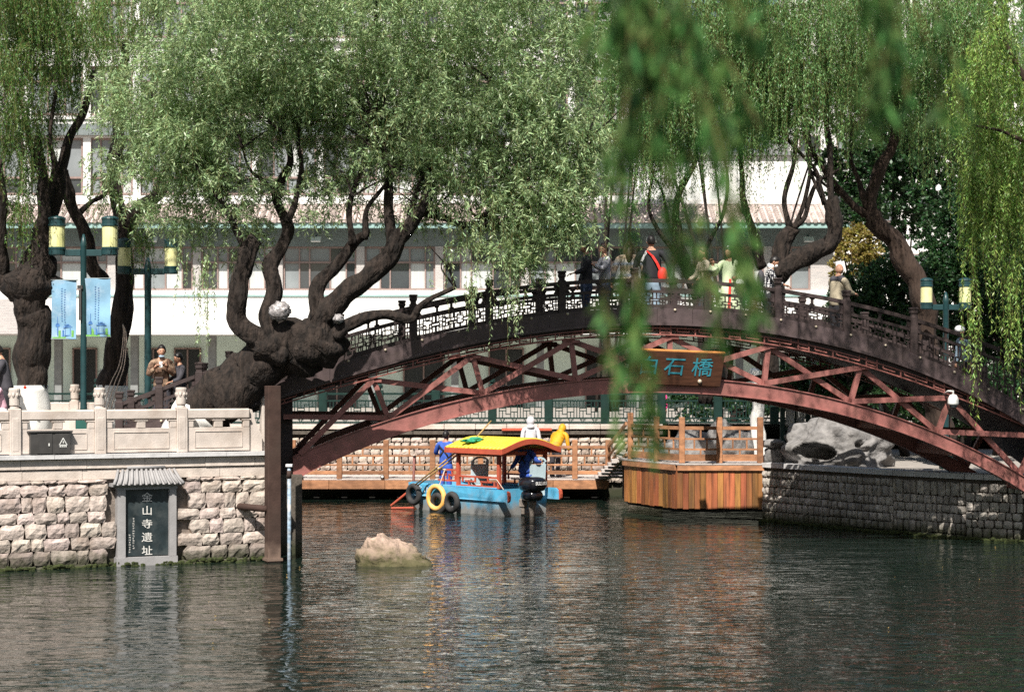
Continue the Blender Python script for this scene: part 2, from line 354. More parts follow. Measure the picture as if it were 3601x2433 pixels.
# ------------------------------------------------------------------ water and ground
def water_mat():
    m = bpy.data.materials.new('water'); m.use_nodes = True; nt = m.node_tree; L = nt.links; b = nt.nodes['Principled BSDF']
    b.inputs['Base Color'].default_value = (.008,.016,.012,1); b.inputs['Roughness'].default_value = .03; b.inputs['IOR'].default_value = 1.33
    b.inputs['Specular IOR Level'].default_value = .5
    g = nn(nt, 'ShaderNodeNewGeometry').outputs['Position']
    def layer(sc, st, det, dist, rot=0):
        mp = nn(nt, 'ShaderNodeMapping'); mp.inputs['Scale'].default_value = st; mp.inputs['Rotation'].default_value = (0,0,rot); L.new(g, mp.inputs[0])
        n = nn(nt, 'ShaderNodeTexNoise'); n.inputs['Scale'].default_value = sc; n.inputs['Detail'].default_value = det; n.inputs['Roughness'].default_value = .55; n.inputs['Distortion'].default_value = dist
        L.new(mp.outputs[0], n.inputs['Vector']); return n.outputs['Fac']
    a = layer(2.4, (.7,1.5,1), 2.5, .5, .12); c = layer(.8, (1,1.4,1), 2, .2, -.2)
    patch = layer(.22, (1,.7,1), 3, .5)
    pr = nn(nt, 'ShaderNodeMapRange'); pr.inputs['From Min'].default_value = .35; pr.inputs['From Max'].default_value = .6; pr.inputs['To Min'].default_value = .35; pr.inputs['To Max'].default_value = 1.25; L.new(patch, pr.inputs['Value'])
    mu = nn(nt, 'ShaderNodeMath', operation='MULTIPLY'); L.new(a, mu.inputs[0]); L.new(pr.outputs['Result'], mu.inputs[1])
    ad = nn(nt, 'ShaderNodeMath', operation='MULTIPLY_ADD'); L.new(c, ad.inputs[0]); ad.inputs[1].default_value = .9; L.new(mu.outputs[0], ad.inputs[2])
    bp = nn(nt, 'ShaderNodeBump'); bp.inputs['Strength'].default_value = 1.0; bp.inputs['Distance'].default_value = .048; L.new(ad.outputs[0], bp.inputs['Height']); L.new(bp.outputs[0], b.inputs['Normal'])
    MATS['water'] = m; return m
water_mat()
b = MB(); b.add([(-120,-30,0),(120,-30,0),(120,57.4,0),(-120,57.4,0)], [(0,1,2,3)]); b.build('water', M['water'], kind='structure')
b = MB(); b.add([(-160,-60,-1.2),(160,-60,-1.2),(160,200,-1.2),(-160,200,-1.2)], [(0,1,2,3)]); b.build('lake_bed', M['void_dark'], kind='structure')
GZ = 2.05
b = MB(); b.add([(-160,57.2,GZ-.004),(160,57.2,GZ-.004),(160,200,GZ-.004),(-160,200,GZ-.004)], [(0,1,2,3)]); b.build('plaza_paving', M['paving'], kind='structure')

# ------------------------------------------------------------------ stone walls, every stone its own piece
def stone_variants(n, seed, nx=4, nz=3, bulge=.22):
    out = []; r = random.Random(seed)
    for k in range(n):
        v = []; f = []
        for j in range(nz+1):
            for i in range(nx+1):
                x = i/nx-.5; z = j/nz-.5
                ex = 1-abs(2*x)**4; ez = 1-abs(2*z)**4
                edge = (i in (0,nx)) or (j in (0,nz))
                y = -.5 - (0 if edge else bulge*(ex*ez)*(.45+.9*r.random()))
                if edge: x += r.uniform(-.05,.05)*(1 if i in (0,nx) else .3)+ (0.06 if (i==0 and j in (0,nz)) else -0.06 if (i==nx and j in (0,nz)) else 0); z += r.uniform(-.06,.06)
                else: x += r.uniform(-.05,.05); z += r.uniform(-.05,.05)
                v.append((x,y,z))
        for j in range(nz):
            for i in range(nx):
                a = j*(nx+1)+i; f.append((a,a+1,a+nx+2,a+nx+1))
        rim = [i for i in range(nx+1)] + [(j*(nx+1)+nx) for j in range(1,nz+1)] + [nz*(nx+1)+i for i in range(nx-1,-1,-1)] + [j*(nx+1) for j in range(nz-1,0,-1)]
        base = len(v)
        for q in rim: v.append((v[q][0]*1.0, .5, v[q][2]*1.0))
        for i in range(len(rim)):
            a, c = rim[i], rim[(i+1)%len(rim)]; f.append((c, a, base+i, base+(i+1)%len(rim)))
        out.append((v,f))
    return out
def stone_wall(root, path, z0, z1, rowh, lens, mat, seed, cap=300, skip=None, depth=.16, gap=.022, vis=None, name='stone', taper=0.0):
    """path: list of (x,y) corners; courses of stones laid along it, each one an object"""
    r = random.Random(seed); var = stone_variants(12, seed); meshes = []
    for v, f in var:
        me = bpy.data.meshes.new(name); me.from_pydata(v, [], f); me.materials.append(mat); me.update(); meshes.append(me)
    items = []
    for (x0,y0),(x1,y1) in zip(path[:-1], path[1:]):
        L = math.hypot(x1-x0, y1-y0); dx, dy = (x1-x0)/L, (y1-y0)/L; ang = math.atan2(dy,dx)
        z = z0
        while z < z1-.05:
            h = min(r.uniform(*rowh), z1-z); 
            if z1-z-h < .07: h = z1-z
            s = -r.uniform(0, lens[0])
            while s < L:
                l = r.uniform(*lens); a = max(s,0); e = min(s+l, L)
                if e-a > .06:
                    hh = h; zc = z+h/2
                    cx, cy = x0+dx*(a+e)/2, y0+dy*(a+e)/2
                    if not (skip and skip(cx, zc, (e-a)/2)):
                        items.append((cx+dy*(r.uniform(-.012,.018)), cy-dx*(r.uniform(-.012,.018)), zc, e-a-gap*r.uniform(.6,1.4), hh-gap*r.uniform(.5,1.3), ang, r.randrange(12)))
                s += l
            z += h
    inside = [i for i in items if vis is None or vis(i[0], i[1], i[2])]
    inside.sort(key=lambda i: -(i[3]*i[4])/(i[1]**2)); own = inside[:cap]; keep = set(map(id, own))
    for i in own:
        piece(name, meshes[i[6]], root, (i[0]+math.sin(i[5])*-.0, i[1], i[2]), (r.uniform(-.03,.03),r.uniform(-.015,.015),i[5]+r.uniform(-.02,.02)), (i[3], depth, i[4]))
    rest = [i for i in items if id(i) not in keep]
    if rest:
        b = MB()
        for i in rest:
            v, f = var[i[6]]; c, s_ = math.cos(i[5]), math.sin(i[5])
            b.add([(i[0]+p[0]*i[3]*c-p[1]*depth*s_, i[1]+p[0]*i[3]*s_+p[1]*depth*c, i[2]+p[2]*i[4]) for p in v], f)
        b.build('stone_courses', mat, root, kind='stuff')
def inframe(x, y, z, m=60):
    px = CXP+x/y*F; return -m < px < 3601+m

def wall_core(root, path, z0, z1, depth, mat, name='core', back=.06):
    b = MB()
    for (x0,y0),(x1,y1) in zip(path[:-1], path[1:]):
        L = math.hypot(x1-x0, y1-y0); nx, ny = -(y1-y0)/L, (x1-x0)/L
        o = back
        b.prism([(x0+nx*o,y0+ny*o,z0),(x1+nx*o,y1+ny*o,z0),(x1+nx*(o+depth),y1+ny*(o+depth),z0),(x0+nx*(o+depth),y0+ny*(o+depth),z0)], (0,0,z1-z0))
    return b.build(name, mat, root)

# island wall: front line recedes slightly to the right
IA = Vector((-9.18,35.7,0)); IB = Vector((-4.62,37.84,0)); idir = (IB-IA).normalized(); inrm = Vector((idir.y,-idir.x,0))   # points to the camera
IL = IA - idir*3.0; IR = IB
def ion(px):    # point of the island front line seen at photograph column px
    k = (px-CXP)/F; t = (k*IA.y-IA.x)/(idir.x-k*idir.y); return IA+idir*t
def island_t(px): return (ion(px)-IL).length
pl0, pl1 = ion(403), ion(617)
wall = thing('island_wall', 'pale rough stone embankment wall of the island rising from the water under the white balustrade', 'stone wall', (IL.x,IL.y,0))
ipath = [(IL.x,IL.y),(IR.x,IR.y)]; side = [(IR.x,IR.y),(IR.x-.9,IR.y+7.4)]
wall_core(wall, ipath, -.6, 1.86, .5, M['mortar'], back=.05)
wall_core(wall, side, -.6, 1.86, .5, M['mortar_dark'], 'side_core')
def skip_pl(x, z, hl): return pl0.x-.02-hl*.6 < x < pl1.x+.02+hl*.6 and z < 1.78
stone_wall(wall, ipath, -.18, 1.60, (.20,.29), (.20,.52), M['stone'], 11, gap=.012, skip=skip_pl, vis=inframe)
b = MB()
def along(px): return ion(px)
# coping courses
def course(name, z0, z1, out, lens, mat, seed, root, a=IL, d=idir, L=(IR-IL).length+.05, nrm=inrm, back=.5):
    r = random.Random(seed); s = 0
    while s < L-.01:
        l = min(r.uniform(*lens), L-s); q = a+d*s; e = a+d*(s+l-.008); bb = MB()
        o = nrm*(out+r.uniform(-.004,.004)); k = -nrm*back
        bb.prism([(q+o)+Vector((0,0,z0)), (e+o)+Vector((0,0,z0)), (e+k)+Vector((0,0,z0)), (q+k)+Vector((0,0,z0))], (0,0,z1-z0+r.uniform(-.003,.003)))
        bb.build(name, mat, root); s += l
course('ledge_stone', 1.60, 1.775, .04, (.9,1.7), M['coping'], 3, wall)
course('coping_stone', 1.80, 1.97, .07, (.8,1.4), M['coping'], 5, wall)
course('kerb_slab', 1.985, 2.06, .16, (.7,1.2), M['coping_pale'], 6, wall)
b = MB(); b.prism([IL-inrm*.5+Vector((0,0,-.3)), IR-inrm*.5+Vector((0,0,-.3)), IR+Vector((-.95,7.4,-.3)), Vector((-16,45.3,-.3)), Vector((-16,38,-.3))], (0,0,2.55))
b.build('island_paving', M['paving'], kind='structure')
# moss line along the foot of the wall
def moss(name, a, c, nrm, seed, label, h=.10, n=420, z=.0, spread=.07):
    r = random.Random(seed); b = MB(); a = Vector(a); c = Vector(c)
    for i in range(n):
        p = a.lerp(c, r.random()) + nrm*(.10+r.uniform(-.03,spread)); s = r.uniform(.02,.05)
        k = .35+.65*abs(noise.noise(p*.9))*1.6
        b.sphere(p+Vector((0,0,z+r.uniform(-.04,h)*k)), (s*1.5,s,s*.8), 5, 3)
    b.build(name, M['moss'], kind='stuff', label=label)
moss('moss', IL, IR, inrm, 4, 'dark green moss at the waterline of the island wall')

# memorial plaque in the wall
pc = (pl0+pl1)/2; pw = (pl1-pl0).length
plq = thing('memorial_plaque', 'black stone plaque with white characters under a small tiled roof in the island wall', 'plaque', (pc.x,pc.y,0))
def PP(s, out, z): return pc+idir*s+inrm*out+Vector((0,0,z))
hw = pw/2
def slab(name, s0, s1, z0, z1, o0, o1, mat, root=plq):
    bb = MB(); bb.prism([PP(s0,o0,z0),PP(s1,o0,z0),PP(s1,o1,z0),PP(s0,o1,z0)], (0,0,z1-z0)); return bb.build(name, mat, root)
slab('board', -hw+.17, hw-.15, .17, 1.40, -.06, .055, M['plaque_black'])
slab('jamb', -hw+.02, -hw+.17, .13, 1.42, -.05, .14, M['plaque_frame']); slab('jamb', hw-.15, hw-.02, .16, 1.42, -.05, .14, M['plaque_frame'])
slab('sill', -hw-.0, hw+.0, -.02, .155, -.05, .16, M['plaque_frame'])
slab('lintel', -hw-.0, hw+.0, 1.40, 1.46, -.05, .15, M['plaque_frame'])
slab('soffit', -hw-.10, hw+.10, 1.46, 1.52, -.05, .20, M['plaque_frame'])
rf = slab('roof', -hw-.02, hw+.02, 1.52, 1.60, -.05, .12, M['plaque_frame'])
bb = MB(); n = 13
for i in range(n):
    s = (-1+2*i/(n-1))*(hw+.08); st = s*.80
    bb.tube([PP(s,.28,1.50), PP((s+st)/2,.19,1.60), PP(st,.06,1.76)], [.033,.031,.028], 6)
bb.build('roof_tiles', M['plaque_frame'], plq, smooth=True)
bb = MB(); bb.prism([PP(-hw-.1,.27,1.49),PP(hw+.1,.27,1.49),PP(hw*.8,.06,1.74),PP(-hw*.8,.06,1.74)], inrm*-.04); bb.build('roof_slope', M['plaque_frame'], plq)
bb = MB(); bb.tube([PP(-hw*.62,.06,1.80), PP(hw*.62,.06,1.80)], .03, 8); bb.build('ridge', M['plaque_frame'], plq, smooth=True)
ch0 = text_part
for k, c in enumerate('金山寺遺址'):
    ch0('character', c, M['plaque_letter'], plq, frame4(PP(.02,.058,1.235-k*.246), idir, (0,0,1)), .185, .004, sx=1.15)
r = random.Random(5)
bb = MB()
for col, (s, z0, z1) in enumerate(((-.235,.28,.86),(-.305,.24,.56))):     # the two columns of tiny characters, too small to read
    z = z1
    while z > z0:
        for q in range(4):
            a = r.uniform(-.014,.014); c = r.uniform(-.012,.012)
            if q % 2: bb.box(PP(s+a*.5,.058,z+c), (.026,.003,.004), math.atan2(idir.y,idir.x))
            else: bb.box(PP(s+a,.058,z), (.004,.003,.028), math.atan2(idir.y,idir.x))
        z -= .045
bb.build('small_inscription', M['plaque_letter'], plq, kind='stuff')

# strut and column at the end of the wall
colp = at(959,1300,37.25); 
cl = thing('steel_column', 'tall brown steel column standing in the water at the corner of the island wall', 'column', (colp.x,37.25,0))
b = MB(); b.box((colp.x,37.25,1.35),(.245,.245,3.9), math.atan2(idir.y,idir.x), ch=.008); b.build('shaft', M['brown_steel'], cl)
b = MB(); b.box((colp.x,37.25,.06),(.30,.30,.05), math.atan2(idir.y,idir.x)); b.build('collar', M['brown_steel'], cl)
b = MB(); s0 = ion(838); b.tube([s0+Vector((0,0,1.02))-inrm*.05, s0+inrm*.12+Vector((0,0,1.03)), Vector((colp.x-.1,37.2,1.0))], .065, 10); b.build('strut', M['brown_steel'], cl, smooth=True)
gp = at(1017,2008,35.6); gp.z = 0
g = thing('gauge_pole', 'thin weathered blue and white pole with a flat cap standing in the water', 'pole', tuple(gp))
b = MB(); b.tube([(gp.x,gp.y,-.8),(gp.x,gp.y,1.86)], .034, 10); b.build('pole', M['pole_blue'], g, smooth=True)
b = MB(); b.box((gp.x,gp.y,1.89),(.12,.12,.05), ch=.005); b.build('cap', M['coping_pale'], g)
b = MB(); b.tube([(gp.x,gp.y,1.66),(gp.x,gp.y,1.80)], .042, 10); b.build('band', M['brown_steel'], g, smooth=True)

# ------------------------------------------------------------------ island balustrade
def finial_post(root, c, z0, ztop, w, ang, mat, name='post'):
    b = MB(); zc = ztop-.37
    b.box((c[0],c[1],(z0+zc)/2),(w,w,zc-z0), ang, ch=.012)
    b.box((c[0],c[1],(z0+zc)/2-.05),(w*.62,w+.012,(zc-z0)*.72), ang, ch=.01)
    R = w*.46
    b.lathe([(R*.92,zc-.002),(R*.92,zc+.02),(R*.82,zc+.03),(R*.82,zc+.05),(R*1.0,zc+.06),(R*1.0,ztop-.12),(R*1.08,ztop-.10),(R*1.12,ztop-.03),(R*1.0,ztop),(.01,ztop+.004)], (c[0],c[1],0), 14)
    o = b.build(name, mat, root)
    bb = MB()      # carved cloud lobes round the head
    for k in range(8):
        a = k*math.pi/4; bb.sphere((c[0]+math.cos(a)*R*.93, c[1]+math.sin(a)*R*.93, ztop-.125), (R*.36,R*.36,.05), 6, 4)
    bb.build('carving', mat, o)
    return o
bal = thing('island_balustrade', 'carved white stone balustrade along the island edge above the stone wall', 'balustrade', (IL.x,IL.y,2.06))
ang = math.atan2(idir.y,idir.x)
bo = -.02    # set back from the wall face
posts = [(-265,0),(52,0),(351,0),(638,0)]
pp = [ion(p)+inrm*bo for p,_ in posts]
endp = ion(905)+inrm*bo
for c in pp: finial_post(bal, c, 2.062, 3.27, .205, ang, M['balustrade'])
def bay(a, c, a_in=.10, c_in=.10):
    d = (c-a).normalized(); L = (c-a).length; p0 = a+d*a_in; p1 = c-d*c_in; mid = (p0+p1)/2; l = (p1-p0).length
    b = MB(); b.box((mid.x,mid.y,2.775),(l,.17,.19), ang, ch=.025); b.build('handrail', M['balustrade'], bal)
    b = MB(); b.box((mid.x,mid.y,2.30),(l,.10,.44), ang, ch=.006)
    w = l-.30
    for s in (-1,1): b.box((mid.x,mid.y,2.30+s*.15),(w,.125,.012), ang); b.box(((mid+d*s*w/2).x,(mid+d*s*w/2).y,2.30),(.012,.125,.29), ang)
    b.build('panel', M['balustrade'], bal)
    for t, ww in ((0,.13),(.5,.17),(1,.13)):
        q = p0+d*(ww/2+(l-ww)*t); b = MB()
        b.box((q.x,q.y,2.60),(ww,.11,.16), ang, ch=.012); b.box((q.x,q.y,2.66),(ww*1.5,.13,.035), ang, ch=.012); b.build('bracket', M['balustrade'], bal)
for a, c in zip(pp[:-1], pp[1:]): bay(a, c)
bay(pp[-1], endp, .10, .16)
b = MB(); e0 = endp-idir*.22
b.prism([e0+Vector((0,0,2.062)), endp+idir*.10+Vector((0,0,2.062)), endp+idir*.10+Vector((0,0,2.35)), endp-idir*.02+Vector((0,0,2.6)), endp-idir*.10+Vector((0,0,2.85)), e0+Vector((0,0,2.87))], -inrm*.17)
b.build('end_stone', M['balustrade'], bal)
cpost = at(930,1355,38.0)
fp = thing('corner_post', 'short white stone post with carved head beside the steel column', 'post', (cpost.x,38.0,2.06))
finial_post(fp, (cpost.x,38.0), 2.062, 3.30, .15, ang, M['balustrade'])
# balustrade along the far side of the island
rb = thing('rear_balustrade', 'plain stone balustrade on the far side of the island behind the lamp post', 'balustrade', (-11,44.6,2.06))
xs = [X_(p,44.6) for p in (-15,150,263,392)]
for x in xs: finial_post(rb, (x,44.6), 2.05, 3.27, .20, 0, M['balustrade'])
for a, c in zip(xs[:-1], xs[1:]):
    b = MB(); b.box(((a+c)/2,44.6,2.775),(c-a-.2,.15,.19), ch=.02); b.build('handrail', M['balustrade'], rb)
    b = MB(); b.box(((a+c)/2,44.6,2.35),(c-a-.2,.10,.34)); b.build('panel', M['balustrade'], rb)

# electrical box on the coping
e = ion(171)+inrm*.10; eb = thing('electrical_box', 'dark two door electrical box with white warning triangle against the balustrade', 'electrical box', (e.x,e.y,2.06))
b = MB(); b.box((e.x,e.y,2.265),(.72,.12,.40), ang, ch=.006); b.build('cabinet', M['box_metal'], eb)
b = MB(); b.box((e.x,e.y,2.482),(.80,.17,.03), ang, ch=.006); b.build('lid', M['box_metal'], eb)
for s, wd in ((-.125,.27),(.2,.27)):
    q = e+idir*(s+.02)+inrm*.066; b = MB(); b.box((q.x,q.y,2.265),(wd,.012,.36), ang, ch=.003); b.build('door', M['box_metal'], eb)
q = e+idir*.225+inrm*.076
b = MB(); A = [(-.07,-.03),(.07,-.03),(0,.095)]
for k in range(3):
    p0, p1 = A[k], A[(k+1)%3]; b.beam(q+idir*p0[0]+Vector((0,0,2.27+p0[1])), q+idir*p1[0]+Vector((0,0,2.27+p1[1])), .006, .013, up=(0,0,1) if k else (0,0,1))
b.add([q+idir*.012+Vector((0,0,2.33)), q+idir*-.015+Vector((0,0,2.285)), q+idir*.003+Vector((0,0,2.288)), q+idir*-.006+Vector((0,0,2.25)), q+idir*.02+Vector((0,0,2.297)), q+idir*.004+Vector((0,0,2.294))], [(0,1,2,5),(5,2,3,4)])
for k in range(4): qq = q+idir*(-.052+k*.034); b.box((qq.x,qq.y,2.215),(.022,.004,.024), ang)
b.build('warning_sign', M['print_pale'], eb)
q = e+idir*.115+inrm*.076; b = MB(); b.box((e.x+idir.x*-.03+inrm.x*.075,e.y+idir.y*-.03+inrm.y*.075,2.25),(.02,.02,.05), ang); b.build('latch', M['print_pale'], eb)

# rock in the water
rk = at(1405,1985,36.9); b = MB()
def rfn(d):
    k = .84+.16*noise.noise(d*1.6+Vector((3,1,5)))+.16*noise.noise(d*4+Vector((1,7,2)))+.09*noise.noise(d*10)+.04*noise.noise(d*22)
    if d.z > 0: k *= 1.08-.38*d.x*d.z-.12*max(0,d.x)
    return k
b.sphere((rk.x-.04,36.9,-.06), (.80,.55,.58), 48, 30, rfn)
b.build('water_rock', M['rock'], smooth=True, label='rough pinkish boulder with mossy foot rising alone from the water', cat='rock')

# ------------------------------------------------------------------ far embankment, Y = 57
YF = 57.0
fw = thing('far_embankment_wall', 'long pale stone retaining wall behind the wooden jetty below the green railing', 'stone wall', (0,YF,0))
fx0, fx1 = X_(-300,YF), X_(2330,YF)
wall_core(fw, [(fx0,YF),(fx1,YF)], -.4, 1.80, .3, M['mortar_dark'], back=.05)
stone_wall(fw, [(X_(985,YF),YF),(fx1,YF)], .38, 1.66, (.15,.22), (.16,.36), M['stone_far'], 21, cap=300, vis=lambda x,y,z: 990 < CXP+x/y*F < 2250)
for i in range(24):
    xa = fx0+(fx1-fx0)*i/24; b = MB(); b.box((xa+(fx1-fx0)/48,YF+.02,1.80),((fx1-fx0)/24-.012,.34,.10+.004*(i%2)), ch=.01); b.build('coping_stone', M['mortar_dark'], fw)
for i in range(24):
    xa = fx0+(fx1-fx0)*i/24; b = MB(); b.box((xa+(fx1-fx0)/48,YF+.02,1.97),((fx1-fx0)/24-.01,.42,.14+.004*(i%3)), ch=.012); b.build('kerb_stone', M['coping'], fw)
# red banner strip along part of the coping
b = MB(); b.box(((X_(1765,YF)+X_(1940,YF))/2, YF-.215, 1.90),(X_(1940,YF)-X_(1765,YF),.02,.07)); b.build('red_strip', M['boat_red'], label='thin red strip fixed along the coping of the far wall', cat='strip')
# green lattice railing on top
gr = thing('green_railing', 'dark green metal lattice railing with turned posts along the far bank', 'railing', (0,YF+.15,2.05))
sp = 1.62; x = X_(-60,YF); posts_x = []
while x < X_(2950,YF): posts_x.append(x); x += sp
b = MB(); b.box((0,0,.48),(.24,.16,.96), ch=.01); b.box((0,0,.5),(.15,.175,.7)); b.lathe([(.05,.96),(.05,1.0),(.10,1.03),(.11,1.10),(.07,1.14),(.03,1.16),(.09,1.20),(.09,1.27),(.02,1.30)], n=10)
pm_ = b.mesh('green_post', M['green_rail'])
b = MB(); l = sp-.24
for z, h in ((.86,.06),(.66,.045),(.16,.045),(.04,.05)): b.box((0,0,z),(l,.05,h))
rails_m = b.mesh('rail', M['green_rail'])
b = MB()
def seg(x0, z0, x1, z1, w=.026, W_=l, z_=(.18,.64), t=.03):
    xa, xb = (x0-.5)*W_, (x1-.5)*W_; za = z_[0]+(z_[1]-z_[0])*z0; zb = z_[0]+(z_[1]-z_[0])*z1
    if abs(xa-xb) < 1e-6: b.box((xa,0,(za+zb)/2),(w,t,abs(zb-za)+w))
    else: b.box(((xa+xb)/2,0,za),(abs(xb-xa)+w,t,w))
for ox in (0,.5):
    for a in ((.0,.0,.0,1),(.06,0,.06,1),(.13,0,.13,.42),(.13,.58,.13,1),(.06,.42,.2,.42),(.06,.58,.2,.58),(.2,.2,.2,.8),(.2,.2,.3,.2),(.2,.8,.3,.8),(.3,0,.3,1),(.3,.35,.44,.35),(.3,.65,.44,.65),(.37,.65,.37,1),(.37,0,.37,.35),(.44,0,.44,1)):
        seg(a[0]+ox, a[1], a[2]+ox, a[3])
for k in range(4):
    xx = (k+.5)/4
    seg(xx-.045,.5,xx-.045,1,z_=(.05,.16)); seg(xx+.045,.5,xx+.045,1,z_=(.05,.16)); seg(xx-.02,.1,xx-.02,.6,z_=(.05,.16)); seg(xx+.02,.1,xx+.02,.6,z_=(.05,.16))
lat_m = b.mesh('lattice_panel', M['green_rail'])
for k, x in enumerate(posts_x):
    piece('post', pm_, gr, (x,YF+.15,2.05))
    if k < len(posts_x)-1:
        piece('rail', rails_m, gr, (x+sp/2,YF+.15,2.05)); piece('lattice_panel', lat_m, gr, (x+sp/2,YF+.15,2.05))

# ------------------------------------------------------------------ wooden jetty in front of it
YJ = 55.0; zj = .60
jt = thing('wooden_jetty', 'long low brown timber jetty with square railing along the far wall', 'jetty', (0,YJ,zj))
jx0, jx1 = X_(960,YJ), X_(2142,YJ)
r = random.Random(3); x = jx0; pk = []
for i in range(14):
    b = MB(); y0 = YJ+.02+i*.135; b.box(((jx0+jx1)/2,y0+.06,zj-.02+r.uniform(-.003,.003)),(jx1-jx0,.125,.04)); b.build('deck_plank', M['deck_pale'], jt)
L = jx1-jx0
for i in range(6):
    b = MB(); b.box((jx0+L*(i+.5)/6,YJ-.02,zj-.17),(L/6-.01,.06,.24), ch=.004); b.build('fascia_board', M['jetty_wood'], jt)
b = MB()
for i in range(12): b.box((jx0+L*(i+.5)/12,YJ+.5,-.1),(.16,.16,1.2))
b.build('pile', M['void_dark'], jt, kind='stuff')
jposts = [1022,1193,1357,1521,1682,1781,1860,2022,2139]; jposts = [1030,1193,1357,1521,1690,1853,2022,2139]
for p in jposts:
    b = MB(); b.box((X_(p,YJ)+0,YJ+.08,zj+.52),(.15,.15,1.08), ch=.012); b.build('post', M['jetty_wood'], jt)
for a, c in zip(jposts[:-1], jposts[1:]):
    xa, xc = X_(a,YJ)+.075, X_(c,YJ)-.075; w = xc-xa
    for z, h in ((.86,.075),(.62,.05),(.37,.05),(.16,.10)):
        b = MB(); b.box(((xa+xc)/2,YJ+.08,zj+z),(w,.06,h), ch=.004); b.build('rail', M['jetty_wood'], jt)
    for t, z0, z1 in ((.25,.395,.595),(.75,.395,.595),(.5,.21,.345),(.5,.645,.82)):
        b = MB(); b.box((xa+w*t,YJ+.08,zj+(z0+z1)/2),(.045,.045,z1-z0)); b.build('baluster', M['jetty_wood'], jt)
for p in (1060,1345,1672):      # small deck lamps
    q = at(p,1676,YJ-.0); dl = thing('deck_lamp', {1060:'small round dark lamp on the jetty edge below the bridge arch',1345:'small round dark lamp on the jetty edge by the second post',1672:'small dark lamp on the jetty edge hidden behind boat seat'}[p], 'lamp', (q.x,YJ+.0,zj), 'small lamps on the jetty edge')
    b = MB(); b.lathe([(.05,zj),(.06,zj+.03),(.05,zj+.08),(.02,zj+.10)], (q.x,YJ-.0,0), 10); b.build('housing', M['box_metal'], dl, smooth=True)
    b = MB(); b.lathe([(.035,-.002),(.03,.012)], (q.x,YJ-.058,zj+.05), 10, Matrix.Rotation(math.pi/2,3,'X')); b.build('lens', M['lamp_white'], dl)
# boxed platform with vertical boards
pf = thing('wooden_platform', 'raised timber platform clad in orange brown vertical boards with post railing', 'platform', (0,47.6,1.3))
PA = Vector((X_(2196,50.2),50.2,0)); PB = Vector((X_(2381,47.6),47.6,0)); PC = Vector((X_(2686,47.6),47.6,0))
pz0, pz1 = .27, 1.33
def boards(a, c, n, seed):
    r = random.Random(seed); d = (c-a); L = d.length; d.normalize(); nr = Vector((d.y,-d.x,0)); an = math.atan2(d.y,d.x)
    for i in range(n):
        q = a+d*(L*(i+.5)/n)+nr*r.uniform(-.006,.006); b = MB(); b.box((q.x,q.y,(pz0+pz1)/2+r.uniform(-.012,.012)),(L/n-.007,.03,pz1-pz0-.02), an, ch=.003); b.build('plank', M['plank_wood'], pf)
boards(PA, PB, 12, 1); boards(PB, PC, 15, 2)
b = MB(); b.prism([PA+Vector((.1,.15,.2)),PB+Vector((.02,.1,.2)),PC+Vector((-.05,.1,.2)),Vector((PC.x-.05,53,.2)),Vector((PA.x+.1,53,.2))],(0,0,1.08)); b.build('frame', M['void_dark'], pf)
b = MB(); b.prism([PA+Vector((-.08,-.02,pz1)),PB+Vector((-.03,-.08,pz1)),PC+Vector((.05,-.08,pz1)),Vector((PC.x+.05,54,pz1)),Vector((PA.x-.08,54,pz1))],(0,0,.035)); b.build('deck', M['deck_pale'], pf)
for a, c in ((PA,PB),(PB,PC)):
    d = (c-a).normalized(); nr = Vector((d.y,-d.x,0)); b = MB(); b.beam(a+nr*.045+Vector((0,0,pz1-.07)), c+nr*.045+Vector((0,0,pz1-.07)), .05, .13); b.build('edge_board', M['jetty_wood'], pf)
plist = [PA+(PB-PA)*.12, PA+(PB-PA)*.62, PB+Vector((.12,.06,0)), PB.lerp(PC,.49)+Vector((0,.06,0)), PC+Vector((-.08,.06,0))]
for k, q in enumerate(plist):
    b = MB(); h = 1.10 if k != 0 else 1.16; b.box((q.x,q.y,pz1+.035+h/2),(.14,.14,h), ch=.012); b.build('post', M['jetty_wood'], pf)
for a, c in zip(plist[:-1], plist[1:]):
    d = (c-a).normalized(); a2, c2 = a+d*.07, c-d*.07; L = (c2-a2).length
    for z, h in ((.84,.08),(.58,.045),(.33,.045),(.13,.16)):
        b = MB(); b.beam(a2+Vector((0,0,pz1+z+.035)), c2+Vector((0,0,pz1+z+.035)), .05, h); b.build('rail', M['jetty_wood'], pf)
    for t, z0, z1 in ((.3,.355,.555),(.7,.355,.555),(.5,.605,.80),(.5,.21,.305)):
        q = a2.lerp(c2,t); b = MB(); b.box((q.x,q.y,pz1+.035+(z0+z1)/2),(.04,.04,z1-z0)); b.build('baluster', M['jetty_wood'], pf)
# stair from the jetty up to the platform
st = thing('wooden_stair', 'short timber stair with sloping handrail between the jetty and the platform', 'stair', (X_(2150,YJ),52.5,zj))
s0 = Vector((X_(2142,YJ),YJ+.08,0)); s1 = Vector((X_(2215,51.5),51.6,0))
for i in range(6):
    q0 = s0.lerp(s1,i/6); b = MB(); b.box((q0.x+.05,q0.y-.25,zj+.06+i*.115),(.9,.62,.06), .0); b.build('tread', M['deck_pale'], st)
for z in (.10,.40,.62,.88):
    b = MB(); b.beam(s0+Vector((-.02,-.1,zj+z)), Vector((PA.x+.05,PA.y+.1,pz1+z+.03)), .06, .08 if z in (.1,.88) else .045); b.build('handrail' if z > .8 else 'rail' if z > .2 else 'stringer', M['jetty_wood'], st)

